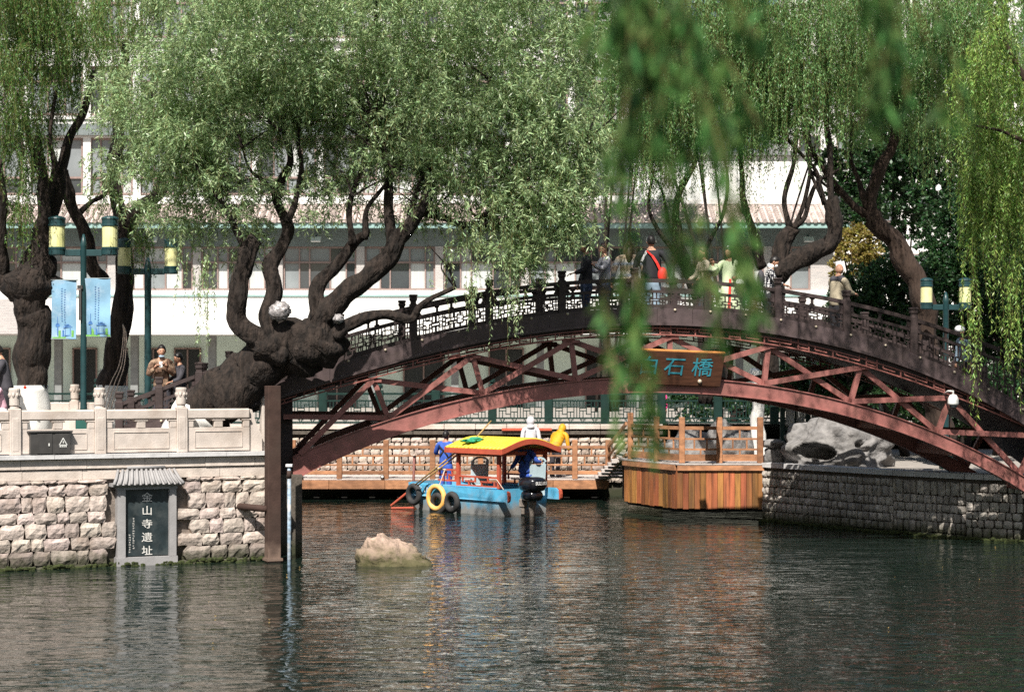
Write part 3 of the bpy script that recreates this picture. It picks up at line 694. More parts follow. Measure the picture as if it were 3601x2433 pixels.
# ------------------------------------------------------------------ right embankment
rpath = [(X_(2690,47.6),47.6),(X_(2920,45.6),45.6),(X_(3150,43.9),43.9),(X_(3400,42.4),42.4),(X_(3601,41.7),41.7),(X_(3950,41.0),41.0)]
rw = thing('right_embankment_wall', 'curved wall of small grey squared stones with pale coping below the right end of the bridge', 'stone wall', (5.8,47,0))
wall_core(rw, rpath, -.5, 1.27, .4, M['mortar_dark'], back=.04)
stone_wall(rw, rpath, -.15, 1.20, (.17,.24), (.12,.24), M['stone_right'], 31, cap=300, gap=.028, vis=lambda x,y,z: 2600 < CXP+x/y*F < 3660)
for (x0,y0),(x1,y1) in zip(rpath[:-1], rpath[1:]):
    n = 3
    for i in range(n):
        a = Vector((x0+(x1-x0)*i/n, y0+(y1-y0)*i/n, 1.275)); c = Vector((x0+(x1-x0)*(i+1)/n, y0+(y1-y0)*(i+1)/n, 1.275)); d = (c-a).normalized(); nr = Vector((d.y,-d.x,0))
        b = MB(); b.prism([a+nr*.10, c-d*.01+nr*.10, c-d*.01-nr*.42, a-nr*.42], (0,0,.11+.003*i)); b.build('coping_slab', M['coping_pale'], rw)
b = MB(); b.prism([Vector((x-.2,y+.42,.2)) for x, y in rpath[:1]]+[Vector((x,y+.42,.2)) for x, y in rpath[1:]]+[Vector((30,41,.2)),Vector((30,58,.2)),Vector((5.5,58,.2))], (0,0,1.10)); b.build('right_bank', M['paving'], kind='structure')
for (x0,y0),(x1,y1) in zip(rpath[:-1], rpath[1:]):
    d = Vector((x1-x0,y1-y0,0)).normalized(); nr = Vector((d.y,-d.x,0)); moss('moss', (x0,y0,0), (x1,y1,0), nr, int(x0*10), 'green moss at the waterline of the right embankment', .08, 170)
# scholar rocks on it
def grotto(d):
    k = .92+.22*noise.noise(d*2.1+Vector((5,2,1)))+.12*noise.noise(d*5.2)
    q = Vector(((d.x+.46)/.33, (d.z-.02)/.25, 0)).length; k *= (.22+.78*max(0,(q-.82)/.18)) if (q < 1 and d.y < 0) else 1
    for c in ((.32,-.92,.25),(.42,-.88,.1)):
        q = (d-Vector(c)).length
        if q < .10: k *= .75
    return k
q = at(2935,1620,47.3); b = MB(); b.sphere((q.x+.05,q.y,1.62), (1.35,1.0,.98), 120, 84, grotto)
b.build('garden_rock', M['rock_grey'], smooth=True, label='big eroded grey garden rock with dark hollow on the right bank', cat='rock')
q = at(2722,1620,47.9); rk2 = thing('garden_rock', 'small garden boulder topped by a flat dark stone beside the platform end', 'rock', (q.x,q.y,1.3))
b = MB(); b.sphere((q.x,q.y,1.50), (.28,.25,.30), 24, 16, lambda d: .9+.3*noise.noise(d*2+Vector((9,0,0)))); b.build('boulder', M['rock_grey'], rk2, smooth=True)
b = MB(); b.sphere((q.x-.02,q.y,1.82), (.34,.28,.12), 24, 12, lambda d: .9+.35*noise.noise(d*2.4+Vector((2,4,0)))); b.build('flat_stone', M['rock_grey'], rk2, smooth=True)
# low grey-stone rockery behind the platform railing
for k, (px, py, sx, sz) in enumerate(((2450,1560,.9,.55),(2560,1570,.9,.7),(2330,1590,.5,.3))):
    q = at(px,py,50.5); b = MB(); b.sphere((q.x,q.y,1.38+sz*.3), (sx,.5,sz), 30, 18, lambda d: .85+.4*noise.noise(d*1.9+Vector((k*3,1,4)))+.12*noise.noise(d*6))
    b.build('rockery_stone', M['rock_grey'], smooth=True, label=['low broad grey rock behind the platform railing near its corner post','taller grey rock behind the platform railing near its far end','smallest grey rock behind the first bay of platform railing'][k], cat='rock')
# green garden pavilion frame behind
gv = thing('garden_pavilion', 'dark green pavilion frame with pale glazed panels behind the right bank', 'pavilion', (X_(2790,54),54,1.3))
for p in (2752,2842,2930,3040,3180):
    b = MB(); x = X_(p,54); b.box((x,54,2.7),(.13,.13,2.8), ch=.01); b.build('post', M['green_rail'], gv)
for a, c in ((2752,2842),(2842,2930),(2930,3040),(3040,3180)):
    xa, xc = X_(a,54)+.065, X_(c,54)-.065
    for z in (2.0,4.0): 
        b = MB(); b.box(((xa+xc)/2,54,z),(xc-xa,.09,.09)); b.build('beam', M['green_rail'], gv)
    for t in (0,1):
        w = (xc-xa)/2; xm = xa+w*(t+.5); b = MB(); b.box((xm,54.02,3.0),(w-.05,.02,1.85)); b.build('panel', M['glass_curtain'], gv)
    b = MB(); b.box(((xa+xc)/2,53.99,3.0),(.045,.06,1.9)); b.build('mullion', M['green_rail'], gv)
b = MB(); b.box(((X_(2752,54)+X_(3180,54))/2,54.6,4.15),(X_(3180,54)-X_(2752,54)+1.0,2.2,.2), ch=.03); b.build('roof', M['roof_tile'], gv)
for k, (p, y) in enumerate(((3022,1500),(3062,1500))):
    q = at(p,1600,47.9); b = MB(); b.box((q.x,q.y,1.85),(.075,.075,1.1), ch=.01); b.build('post', M['brown_steel'], label=['brown post on the right bank just past the hollow rock','second brown post on the right bank, farther from the hollow rock'][k], cat='post', group='brown posts on the right bank')

# ------------------------------------------------------------------ the white building behind, Y = 80
YB = 80.0
bd = thing('white_building', 'long white multi-storey building with grey brick, tiled roof skirt and brown windows behind the willows', 'building', (0,YB,2.05))
bx0, bx1 = X_(-500,YB), X_(2935,YB)
def wallbox(name, x0, x1, y0, y1, z0, z1, mat, ch=0): 
    b = MB(); b.box(((x0+x1)/2,(y0+y1)/2,(z0+z1)/2),(x1-x0,y1-y0,z1-z0), ch=ch); return b.build(name, mat, bd)
zb = lambda py: Z_(py, YB)
# ground floor set back
wallbox('ground_floor_wall', bx0, bx1, 82.6, 90, 2.05, 5.0, M['mint_wall'])
doors = [(-60,35),(130,152),(258,340),(425,447),(520,560),(615,705),(860,960),(1120,1250),(1420,1560),(1720,1840),(2060,2200),(2420,2560)]
for a, c in doors:
    xa, xc = X_(a,82.5), X_(c,82.5)
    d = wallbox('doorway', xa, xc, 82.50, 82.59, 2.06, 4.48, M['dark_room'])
    fr = MB(); 
    for x in (xa,(xa+xc)/2,xc): fr.box((x,82.47,3.27),(.06,.06,2.42))
    fr.box(((xa+xc)/2,82.47,4.48),(xc-xa+.06,.06,.06)); fr.build('frame', M['frame_brown'], d)
for a in (206,474,747,1010,1310,1600,1900,2250,2600,2850):
    x = X_(a,81.0); wallbox('column', x-.15, x+.15, 80.85, 81.15, 2.05, 4.98, M['grey_stone_col'])
wallbox('wall_notice', X_(348,82.4), X_(400,82.4), 82.55, 82.59, 3.0, 3.6, M['glass_mid'])
# terrace slab and white parapet band
wallbox('terrace_parapet', X_(105,79.2), bx1, 79.2, 79.4, 5.0, 6.50, M['white_wall'])
wallbox('terrace_slab', bx0, bx1, 79.42, 82.58, 5.0, 5.2, M['white_wall'])
wallbox('terrace_coping', X_(105,79.2), bx1, 79.15, 79.45, 6.503, 6.58, M['eave_teal'])
wallbox('sill_band', bx0, bx1, 79.7, 80.0, 5.2, 6.78, M['white_wall'])
wallbox('brick_bay', bx0, X_(110,78.9), 78.9, 79.39, 5.02, 6.4, M['pale_brick'])
# second floor: wall behind, pilasters, windows
wallbox('upper_wall', bx0, bx1, 80.25, 90, 5.21, 9.4, M['pale_brick'])
wallbox('brick_frieze', bx0, bx1, 79.95, 80.24, 8.55, 9.38, M['grey_brick'])
PIL = [106-287*2, 106-287, 106, 393, 693, 981, 1268, 1545, 1846, 2130, 2420, 2700, 2890]
PIL = [p for p in PIL if p > -520]
for p in PIL:
    hw_ = 14 if p < 2800 else 40
    wallbox('brick_pilaster', X_(p-hw_,80), X_(p+hw_,80), 79.93, 80.245, 6.78, 8.55, M['pale_brick'])
RB = random.Random(17)
def window(x0, x1, z0, z1, cols, trans, y=80.1, fr='frame_brown', mats=('glass_dark','glass_mid','glass_curtain')):
    b = MB(); t = .055
    for x in cols: b.box((x0+(x1-x0)*x,y,(z0+z1)/2),(t,.08,z1-z0))
    for x in (x0+t/2,x1-t/2): b.box((x,y-.01,(z0+z1)/2),(t*1.3,.10,z1-z0))
    for z in [z0+t/2, z1-t/2]+([z0+(z1-z0)*trans] if trans else []): b.box(((x0+x1)/2,y-.005,z),(x1-x0,.09,t*1.4))
    w = b.build('window', M[fr], bd)
    zs = [(z0,z0+(z1-z0)*trans),(z0+(z1-z0)*trans,z1)] if trans else [(z0,z1)]
    xs_ = [0]+list(cols)+[1]
    for j, (za, zc) in enumerate(zs):
        for a, c in zip(xs_[:-1], xs_[1:]):
            b = MB(); b.box((x0+(x1-x0)*(a+c)/2,y+.03,(za+zc)/2),((x1-x0)*(c-a)-.03,.012,zc-za-.03)); 
            mm = RB.choices(mats, (3,2,3))[0] if j == 0 else RB.choices(mats, (2,5,1))[0]
            b.build('pane', M[mm], w)
for a, c in zip(PIL[:-1], PIL[1:]):
    x0, x1 = X_(a+15,80)+.0, X_(c-(15 if c < 2800 else 41),80)
    window(x0, x1, 6.80, 8.54, (.22,.36,.64,.86) if c-a > 250 else (.5,), .64)
# floodlights under the eave
for k, px in enumerate((535,1110,1690,2290,2845)):
    q = at(px,842,79.6); fl = thing('floodlight', f'small white square floodlight under the eave, {["above the twin lamp lanterns","between the two thick limbs of the leaning willow","over the left half of the bridge","above the person with the red strap","near the hipped end of the roof"][k]}', 'floodlight', (q.x,79.6,q.z), 'white floodlights under the building eave')
    b = MB(); Mx = Matrix.Rotation(math.radians(-50),3,'X'); b.box(tuple(q),(.40,.06,.30), M=Mx, ch=.01); b.build('housing', M['lamp_white'], fl)
    b = MB(); b.beam(q+Vector((0,.05,.05)), q+Vector((0,.34,.2)), .05,.03); b.build('bracket', M['lamp_metal'], fl)
# eave, tiled roof skirt with barrel tiles
ex1 = X_(3005,78.7)
wallbox('eave_board', bx0, ex1, 78.78, 79.0, 9.20, 9.42, M['eave_teal'], .01)
wallbox('soffit', bx0, ex1, 79.0, 80.2, 9.385, 9.42, M['eave_teal'])
b = MB(); b.prism([(bx0,78.72,9.44),(bx0,80.6,10.25),(bx0,80.6,10.1),(bx0,78.72,9.42)], (X_(2890,80)-bx0,0,0)); b.build('roof_slope', M['roof_tile'], bd)
tb = MB(); tb.tube([(0,78.66,9.475),(0,79.6,9.86),(0,80.55,10.28)], .085, 6); tile_m = tb.mesh('roof_tile', M['roof_tile'], True)
tb = MB()
for k in range(8): tb.tube([(0,78.66+k*.24,9.475+k*.101),(0,78.66+k*.24+.25,9.475+k*.101+.085)], [.095,.08], 6)
tile_m = tb.mesh('roof_tile', M['roof_tile'])
x = bx0+.1; n = 0
while x < X_(2890,80): piece('tile_row', tile_m, bd, (x,0,0)); x += .285; n += 1
b = MB(); hipx = X_(2890,80); b.add([(hipx,78.72,9.46),(ex1,78.72,9.46),(hipx,80.6,10.27),(ex1,84,9.46)],[(0,1,2),(1,3,2)]); b.build('hip_slope', M['roof_tile'], bd)
for k in range(5):
    xx = hipx+(ex1-hipx)*k/5; b = MB(); b.tube([(xx,78.66,9.5),(hipx+(xx-hipx)*.12,80.5-(xx-hipx)*.0,10.3-(xx-hipx)*.35)], .085, 6); b.build('tile_row', M['roof_tile'], bd)
wallbox('ridge_cap', bx0, hipx+.1, 80.5, 80.8, 10.27, 10.5, M['white_tile'], .03)
# third and fourth floors
wallbox('third_floor_wall', bx0, X_(2260,81), 81.1, 90, 9.42, 22.5, M['white_wall'])
wallbox('end_block', X_(2261,81.4), X_(2905,81.4), 81.4, 90, 9.42, 12.35, M['white_wall'])
wallbox('end_block_cornice', X_(2262,81.3), X_(2925,81.3), 81.2, 90.1, 12.352, 12.50, M['grey_stone_col'])
UP = [-330,-130,95,305,480,700,900,1125,1340,1560,1790,2010,2240]
for (z0,z1,zt) in ((10.72,13.0,.72),(13.95,15.9,.7),(17.1,19.1,.7)):
    wallbox('floor_band', bx0, X_(2262,80.8), 80.8, 81.099, z1+.02, z1+.72, M['white_tile'])
    wallbox('window_ledge', bx0, X_(2262,80.75), 80.72, 81.098, z0-.20, z0-.06, M['white_tile'])
    for p in UP: wallbox('white_pier', X_(p-13,80.8), X_(p+13,80.8), 80.82, 81.097, z0-.058, z1+.018, M['white_wall'])
    for a, c in zip(UP[:-1], UP[1:]):
        window(X_(a+13,81), X_(c-13,81), z0, z1, (.33,.66) if (a//10)%2 else (.25,.5,.75), zt if z0 > 13 else .30, y=81.0)
wallbox('grey_screen', bx0, X_(2262,80.6), 80.6, 80.79, 13.1, 13.55, M['grey_brick'])
# taller block further back on the right
fb = thing('far_tower_block', 'pale grey building glimpsed high behind the right-hand willows', 'building', (20,110,2.05))
b = MB(); b.box((X_(3200,110),116,13),(13,10,24)); b.build('wall', M['white_tile'], fb)
for i in range(6):
    for j in range(5):
        x = X_(3200,110)-5.4+i*2.1; z = 6+j*3.3; b = MB(); b.box((x,110.96,z),(1.2,.1,1.5)); w = b.build('window', M['frame_brown'], fb)
        b = MB(); b.box((x,110.90,z),(1.08,.04,1.38)); b.build('pane', M['glass_dark' if (i+j)%2 else 'glass_mid'], w)
# courtyard wall strip that shows pale behind the bushes
b = MB(); b.box((X_(3040,88),88,5.2),(2.6,.4,6.4)); b.build('garden_wall', M['white_tile'], label='tall pale wall partly hidden behind the bushes at the right of the building', cat='wall')
# ------------------------------------------------------------------ the arched bridge
TH = math.radians(7.0); BA = Vector((math.cos(TH), math.sin(TH), 0)); BN = Vector((-math.sin(TH), math.cos(TH), 0))
BO = Vector((X_(2250,39.9), 39.9, 0)); BW = 3.15
def ub(px, n=0.0):
    o = BO+BN*n; k = (px-CXP)/F; return (k*o.y-o.x)/(BA.x-k*BA.y)
def B(u, n=0.0, z=0.0): v = BO+BA*u+BN*n; v.z = z; return v
def fit(pts, deg):
    us = [ub(p[0]) for p in pts]; zs = [CH-(p[1]-HZ)/F*B(u).y for p, u in zip(pts, us)]
    c = np.polyfit(us, zs, deg); return lambda u: float(np.polyval(c, u))
z_ab = fit([(1100,1655),(1174,1616),(1346,1549),(1537,1485),(1728,1437),(1850,1414),(2028,1393),(2296,1382),(2519,1388),(2750,1413),(2855,1433),(3046,1480),(3237,1546),(3428,1632),(3601,1726)], 4)
z_at = fit([(1047,1597),(1174,1543),(1346,1479),(1537,1425),(1696,1390),(1850,1361),(2006,1338),(2250,1328),(2519,1338),(2750,1356),(2855,1380),(3046,1432),(3237,1501),(3428,1580),(3601,1672)], 4)
z_fr = fit([(995,1421),(1307,1332),(1651,1249),(1850,1211),(1950,1202),(2162,1182),(2340,1182),(2519,1186),(2791,1226),(3046,1291),(3237,1355),(3428,1425),(3601,1500)], 4)
z_ft = fit([(414,1512),(700,1435),(983,1338),(1218,1268),(1467,1192),(1696,1147),(1850,1111),(1950,1103),(2162,1087),(2474,1087),(2600,1100),(2750,1128),(2982,1168),(3109,1206),(3237,1253),(3428,1345),(3601,1438)], 5)
z_hr = fit([(414,1418),(662,1328),(796,1273),(983,1212),(1206,1147),(1346,1093),(1696,1026),(1850,1004),(1950,994),(2162,982),(2474,986),(2724,1013),(2970,1058),(3211,1119),(3428,1189),(3601,1262)], 5)
UL, UR = ub(1015), ub(3640)
br = thing('arched_bridge', 'dark red arched footbridge with truss sides, fret railing and dark timber fascia over the water', 'bridge', tuple(BO))
def sweep(name, u0, u1, zt, zb_, n0, n1, mat, seg=24, parent=br, **kw):
    b = MB(); vs = []; fs = []
    for i in range(seg+1):
        u = u0+(u1-u0)*i/seg; a, c = zt(u), zb_(u)
        vs += [B(u,n0,a), B(u,n1,a), B(u,n1,c), B(u,n0,c)]
    for i in range(seg):
        for j in range(4): fs.append((i*4+j, i*4+(j+1)%4, i*4+4+(j+1)%4, i*4+4+j))
    fs += [(3,2,1,0), tuple(seg*4+j for j in range(4))]
    b.add(vs, fs); return b.build(name, mat, parent, **kw)
UA0, UA1 = ub(1030), ub(3680)
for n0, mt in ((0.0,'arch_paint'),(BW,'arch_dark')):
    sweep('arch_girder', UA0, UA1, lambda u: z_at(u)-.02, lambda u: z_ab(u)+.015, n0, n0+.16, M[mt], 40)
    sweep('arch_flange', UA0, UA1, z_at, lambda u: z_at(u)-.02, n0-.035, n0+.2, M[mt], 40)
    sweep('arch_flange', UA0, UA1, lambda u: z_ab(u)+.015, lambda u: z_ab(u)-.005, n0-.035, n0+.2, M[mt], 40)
# concrete landing the left arches rest on, with the shade there in its colour
b = MB(); q0, q1 = ub(975), ub(1062)
b.prism([B(q0,-.15,-.6),B(q1,-.15,-.6),B(q1,BW+.4,-.6),B(q0-.6,BW+.4,-.6)], (0,0,2.15)); b.build('bridge_landing', M['mortar_dark'], br)
b = MB(); b.prism([B(ub(985),.3,1.55),B(ub(1030),.3,1.55),B(ub(1030),BW,1.55),B(ub(985),BW,1.55)], (0,0,1.7)); b.build('end_shade_block', M['dark_wood'], br)  # added dark block standing in for the shade under the bridge end
# cross beams between the two arches
b = MB()
for i in range(12):
    u = UA0+.4+(UA1-UA0-.8)*i/11; b.beam(B(u,.16,z_at(u)-.15), B(u,BW,z_at(u)-.15), .12, .2)
b.build('cross_beams', M['arch_dark'], br, kind='stuff')
NT = [ub(p) for p in (960,1312,1662,2010,2358,2705,3030,3345,3660)]
NB = [ub(p) for p in (1010,1368,1700,2026,2356,2690,2994,3302,3590)]
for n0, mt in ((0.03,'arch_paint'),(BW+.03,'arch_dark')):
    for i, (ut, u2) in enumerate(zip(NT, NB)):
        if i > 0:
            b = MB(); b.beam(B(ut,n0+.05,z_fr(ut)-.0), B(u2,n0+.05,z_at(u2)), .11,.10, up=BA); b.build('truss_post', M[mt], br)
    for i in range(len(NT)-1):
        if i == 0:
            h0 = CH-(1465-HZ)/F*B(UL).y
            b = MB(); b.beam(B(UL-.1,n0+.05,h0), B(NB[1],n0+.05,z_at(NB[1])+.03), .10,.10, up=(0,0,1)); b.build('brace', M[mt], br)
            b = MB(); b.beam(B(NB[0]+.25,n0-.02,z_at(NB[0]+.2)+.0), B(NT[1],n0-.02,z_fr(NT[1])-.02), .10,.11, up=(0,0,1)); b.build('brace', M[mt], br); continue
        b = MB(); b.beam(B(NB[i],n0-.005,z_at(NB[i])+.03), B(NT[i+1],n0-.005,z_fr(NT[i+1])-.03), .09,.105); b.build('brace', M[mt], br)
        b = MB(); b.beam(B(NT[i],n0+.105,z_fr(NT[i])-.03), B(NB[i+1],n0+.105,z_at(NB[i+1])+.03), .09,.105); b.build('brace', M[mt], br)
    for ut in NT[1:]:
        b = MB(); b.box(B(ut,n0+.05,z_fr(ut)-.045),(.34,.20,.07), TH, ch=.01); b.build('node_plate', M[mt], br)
# frieze below the deck edge
def fzt(u): return z_fr(u)+.155
for n0, sgn in ((-.06,1),(BW+.20,-1)):
    sweep('frieze_rail', UL-.4, UR, lambda u: z_fr(u)+.028, z_fr, n0, n0+.05, M['frieze_paint'], 40)
    sweep('frieze_rail', UL-.4, UR, fzt, lambda u: fzt(u)-.02, n0, n0+.05, M['frieze_paint'], 40)
u = UL-.4; k = 0
def fbar(b, u0, t0, u1, t1, w, n, zlo, zhi, d=.035):
    a = B(u0,n,zlo(u0)+(zhi(u0)-zlo(u0))*t0); c = B(u1,n,zlo(u1)+(zhi(u1)-zlo(u1))*t1); b.beam(a, c, d, w) if abs(u1-u0) > 1e-3 else b.beam(a, c, w, d, up=BN)
while u < UR:
    for n0 in (-.035, BW+.22):
        b = MB(); P = [(.0,0,.0,1),(.08,.55,.55,.55),(.08,.55,.08,1),(.32,.0,.32,.55),(.55,.55,.55,1.25),(.70,0,.70,1.3),(.70,.4,.92,.4),(.92,0,.92,1.3),(.70,.8,.92,.8),(1.05,.5,1.05,1),(1.05,.5,1.3,.5),(.55,.9,.7,.9)]
        for a in P: fbar(b, u+a[0], a[1], u+a[2], a[3], .024, n0, z_fr, fzt)
        b.build('frieze_fret', M['frieze_paint'], br)
    u += 1.42
# fascia boards with bolts, ledge, deck
du = ub(2370)-ub(2245); u = ub(2245)-du*12.5; UFL = ub(380)
u = UFL
ulist = [];  c0 = ub(2245)
while c0 > UFL: c0 -= du
c0 += du
bolts = []
while c0 < UR: bolts.append(c0); c0 += du
for i, uc in enumerate(bolts):
    a, c = uc-du/2+.004, uc+du/2-.004
    sweep('fascia_board', a, c, z_ft, lambda u: z_ft(u)-.29, -.10, -.05, M['fascia_wood'], 3)
    sweep('fascia_board', a, c, z_ft, lambda u: z_ft(u)-.29, BW+.20, BW+.25, M['fascia_wood'], 3)
    bt = MB(); bt.lathe([(.012,0),(.026,.0),(.03,.012),(.022,.028),(.008,.034)], B(uc,-.10,z_ft(uc)-.035), 8, Matrix.Rotation(TH,3,'Z') @ Matrix.Rotation(math.pi/2,3,'X'))
    bt.build('bolt', M['bolt_metal'], br, smooth=True)
sweep('ledge', UFL, UR, lambda u: z_ft(u)-.292, lambda u: z_ft(u)-.345, -.16, .1, M['fascia_wood'], 50)
sweep('ledge', UFL, UR, lambda u: z_ft(u)-.292, lambda u: z_ft(u)-.345, BW+.05, BW+.31, M['fascia_wood'], 50)
sweep('side_beam', UL-.2, UR, lambda u: z_ft(u)-.347, lambda u: z_fr(u)+.157, -.03, .1, M['dark_wood'], 50)
sweep('side_beam', UL-.2, UR, lambda u: z_ft(u)-.347, lambda u: z_fr(u)+.157, BW+.06, BW+.19, M['dark_wood'], 50)
def z_deck(u): return z_ft(u)-.30
sweep('deck', UFL, UR+1, z_deck, lambda u: z_ft(u)-.44, .11, BW+.04, M['dark_wood'], 60)
# railing, both sides
RPX = [420,560,700,806,940,1196,1453,1720,1975,2230,2487,2734,2975,3211,3437,3660]
RU = [ub(p) for p in RPX]
for n0 in (-.02, BW+.17):
    for i, uu in enumerate(RU):
        h = z_hr(uu); b = MB(); zz0 = z_ft(uu)-.04
        b.box(B(uu,n0,(zz0+h+.03)/2),(.155,.15,h+.03-zz0), TH, ch=.012)
        if i < 14 :
            b.box(B(uu,n0,h+.055),(.11,.11,.05), TH); b.box(B(uu,n0,h+.125),(.15,.15,.09), TH, ch=.02); b.box(B(uu,n0,h+.19),(.165,.165,.05), TH, ch=.012)
        b.build('railing_post', M['dark_wood'], br)
    for i in range(len(RU)-1):
        a, c = RU[i]+.08, RU[i+1]-.08; H = lambda u: z_hr(u)-z_ft(u)
        sweep('handrail', a, c, z_hr, lambda u: z_hr(u)-.075, n0-.06, n0+.06, M['dark_wood'], 5)
        m_ = lambda u: z_hr(u)-.225
        sweep('mid_rail', a, c, m_, lambda u: z_hr(u)-.285, n0-.035, n0+.035, M['dark_wood'], 5)
        sweep('bottom_rail', a, c, lambda u: z_ft(u)+.07, lambda u: z_ft(u)+.005, n0-.035, n0+.035, M['dark_wood'], 5)
        # rounded openings between the two upper rails
        for t in (.0,.5,1.0):
            b = MB(); uc = a+(c-a)*t; w = .06 if t in (0,1) else .05; uc += .03 if t == 0 else -.03 if t == 1 else 0
            b.beam(B(uc,n0,z_hr(uc)-.226), B(uc,n0,z_hr(uc)-.074), w, .05, up=BN)
            for zz in (-.09,-.212): b.beam(B(uc-.05,n0,z_hr(uc-.05)+zz), B(uc+.05,n0,z_hr(uc+.05)+zz), .05,.028)
            b.build('vase_block', M['dark_wood'], br)
        pass
        b = MB(); lo = lambda u: z_ft(u)+.07; hi = lambda u: z_hr(u)-.285; wd = c-a
        nm = 4 if wd > 1.0 else 2; m1 = wd/nm
        for k in range(nm):
            s = a+m1*k
            def q(x0,t0,x1,t1):
                if k % 2: x0, x1 = 1-x0, 1-x1
                fbar(b, s+x0*m1, t0, s+x1*m1, t1, .024, n0, lo, hi, .03)
            for g_ in ((.12,.0,.12,.38),(.12,.62,.12,1),(.0,.38,.34,.38),(.0,.62,.34,.62),(.34,.22,.34,.78),(.34,.22,.7,.22),(.34,.78,.7,.78),(.7,.22,.7,.5),(.7,.5,1,.5),(.5,.22,.5,0),(.5,.78,.5,1),(.88,.5,.88,1),(.88,.0,.88,.3),(.7,.3,1,.3),(.5,.5,.34,.5)): q(*g_)
        b.build('fret_panel', M['dark_wood'], br)
# name board on the bridge
tl, tr, brr, bl = at(2217,1232,39.55), at(2545,1242,39.55), at(2533,1356,39.60), at(2197,1346,39.60)
tl = B(ub(2217,-.18),-.30,Z_(1231,39.5)); tr = B(ub(2545,-.18),-.30,Z_(1244,39.5)); bl = B(ub(2202,-.08),-.13,Z_(1347,39.6)); brr = B(ub(2530,-.08),-.13,Z_(1359,39.6))
sg = thing('bridge_name_board', 'dark wooden name board with turquoise characters hung on the arch of the bridge', 'sign', tuple((bl+brr)/2))
nrm = (tr-tl).cross(tl-bl).normalized()
if nrm.y > 0: nrm = -nrm
b = MB(); b.prism([tl,tr,brr,bl], -nrm*.045); b.build('board', M['sign_wood'], sg)
xd = (tr-tl).normalized(); zd = (tl-bl).normalized()
b = MB(); b.prism([tl+zd*.002-xd*.01,tr+zd*.002+xd*.01,tr+xd*.01+zd*.025,tl-xd*.01+zd*.025], -nrm*.09); b.build('top_edge', M['sign_edge_sunlit'], sg)
ctr = (tl+tr+bl+brr)/4
for c, s in (('白',-.555),('石',-.03),('橋',.53)):
    text_part('character', c, M['sign_letter'], sg, frame4(ctr+xd*s+zd*.015+nrm*.006, xd, zd), .40, .006, sx=1.12)
for s in (-.50,.52):
    q = ctr+xd*s-zd*.245+nrm*.0; b = MB(); b.sphere(q+nrm*.02, .045, 10, 6); b.build('bolt_cap', M['bolt_metal'], sg, smooth=True)
# dome security camera on a bracket, right of the arch
q = at(3352,1405,40.3); cl2 = thing('dome_camera', 'white dome shaped security camera on a short bracket fixed to the right part of the truss', 'lamp', tuple(q))
b = MB(); b.lathe([(.02,.12),(.07,.10),(.105,.03),(.115,-.06),(.105,-.10)], q+Vector((0,0,-.01)), 16); b.build('dome', M['lamp_white'], cl2, smooth=True)
b = MB(); b.lathe([(.085,-.11),(.08,-.16),(.03,-.19)], q, 14); b.build('lens', M['glass_dark'], cl2, smooth=True)
b = MB(); b.tube([q+Vector((0,0,.10)),q+Vector((0,0,.17)),q+Vector((-.08,.1,.17)),q+Vector((-.1,.42,.1))], .022, 8); b.build('arm', M['lamp_white'], cl2, smooth=True)

# ------------------------------------------------------------------ lamp posts and banners
def lamp_post(name, label, base, ztop, half, R, gh, zg, arm_rot=0.0, first=[None], pr=.062, big=True, group='green lamp posts with drum lanterns'):
    t = thing(name, label, 'lamp post', (0,0,0), group)
    zt = ztop; z0 = base[2]
    b = MB(); b.lathe([(pr*1.2,z0+.5),(pr*1.1,z0+.55),(pr,z0+.7),(pr,zt-.12),(pr*1.1,zt-.1),(pr*.9,zt-.03),(pr*.3,zt+.12)], n=12); b.build('pole', M['lamp_metal'], t, smooth=True)
    if big: b = MB(); b.box((0,0,z0+.26),(.27,.27,.52), ch=.02); b.build('base', M['green_paint'], t)
    for s in (-1,1):
        x = s*half; zc = zg+gh/2
        b = MB(); b.box((s*(half-R+pr)/2,0,zg-.11),(half-R-pr+.02,.055,.13), ch=.01); b.build('arm', M['lamp_metal'], t)
        ln = MB(); ln.lathe([(R*.93,zg+.003),(R*.93,zg+gh-.003)], (x,0,0), 18); l = ln.build('lantern', M['lamp_glass'], t, smooth=False)
        c = MB(); c.lathe([(R*.9,zg-.16),(R*.97,zg-.14),(R*.97,zg-.05),(R*1.03,zg-.04),(R*1.03,zg)], (x,0,0), 18); c.build('lantern_base', M['lamp_metal'], l)
        c = MB(); c.lathe([(R*1.03,zg+gh),(R*1.03,zg+gh+.03),(R*.97,zg+gh+.04),(R*.97,zg+gh+.13),(R*1.05,zg+gh+.14),(R*1.0,zg+gh+.17),(R*.5,zg+gh+.20),(.01,zg+gh+.21)], (x,0,0), 18); c.build('lantern_cap', M['lamp_metal'], l)
    t.location = (base[0],base[1],0); t.rotation_euler = (0,0,arm_rot); return t
l1 = at(294,1500,39.2)
lamp_post('lamp_post', 'nearest green twin lamp post carrying two blue banners between the left trees', (l1.x,39.2,2.3), Z_(845,39.2), X_(389,39.2)-X_(294,39.2)-.01, .167, Z_(794,39.2)-Z_(868,39.2), Z_(870,39.2))
l2 = at(520,1500,42.5)
lamp_post('lamp_post', 'green twin lamp post without banners behind the woman in the patterned jacket', (l2.x,42.5,2.25), Z_(925,42.5), (X_(604,42.5)-X_(439,42.5))/2, .152, Z_(872,42.5)-Z_(938,42.5), Z_(937,42.5), pr=.075)
l3 = at(3326,1500,46.2)
lamp_post('lamp_post', 'shorter green lamp post with pale lantern beside the dark bushes beyond the right railing', (l3.x,46.2,1.3), Z_(1045,46.2), (X_(3396,46.2)-X_(3260,46.2))/2, .146, Z_(1007,46.2)-Z_(1063,46.2), Z_(1064,46.2), pr=.07)
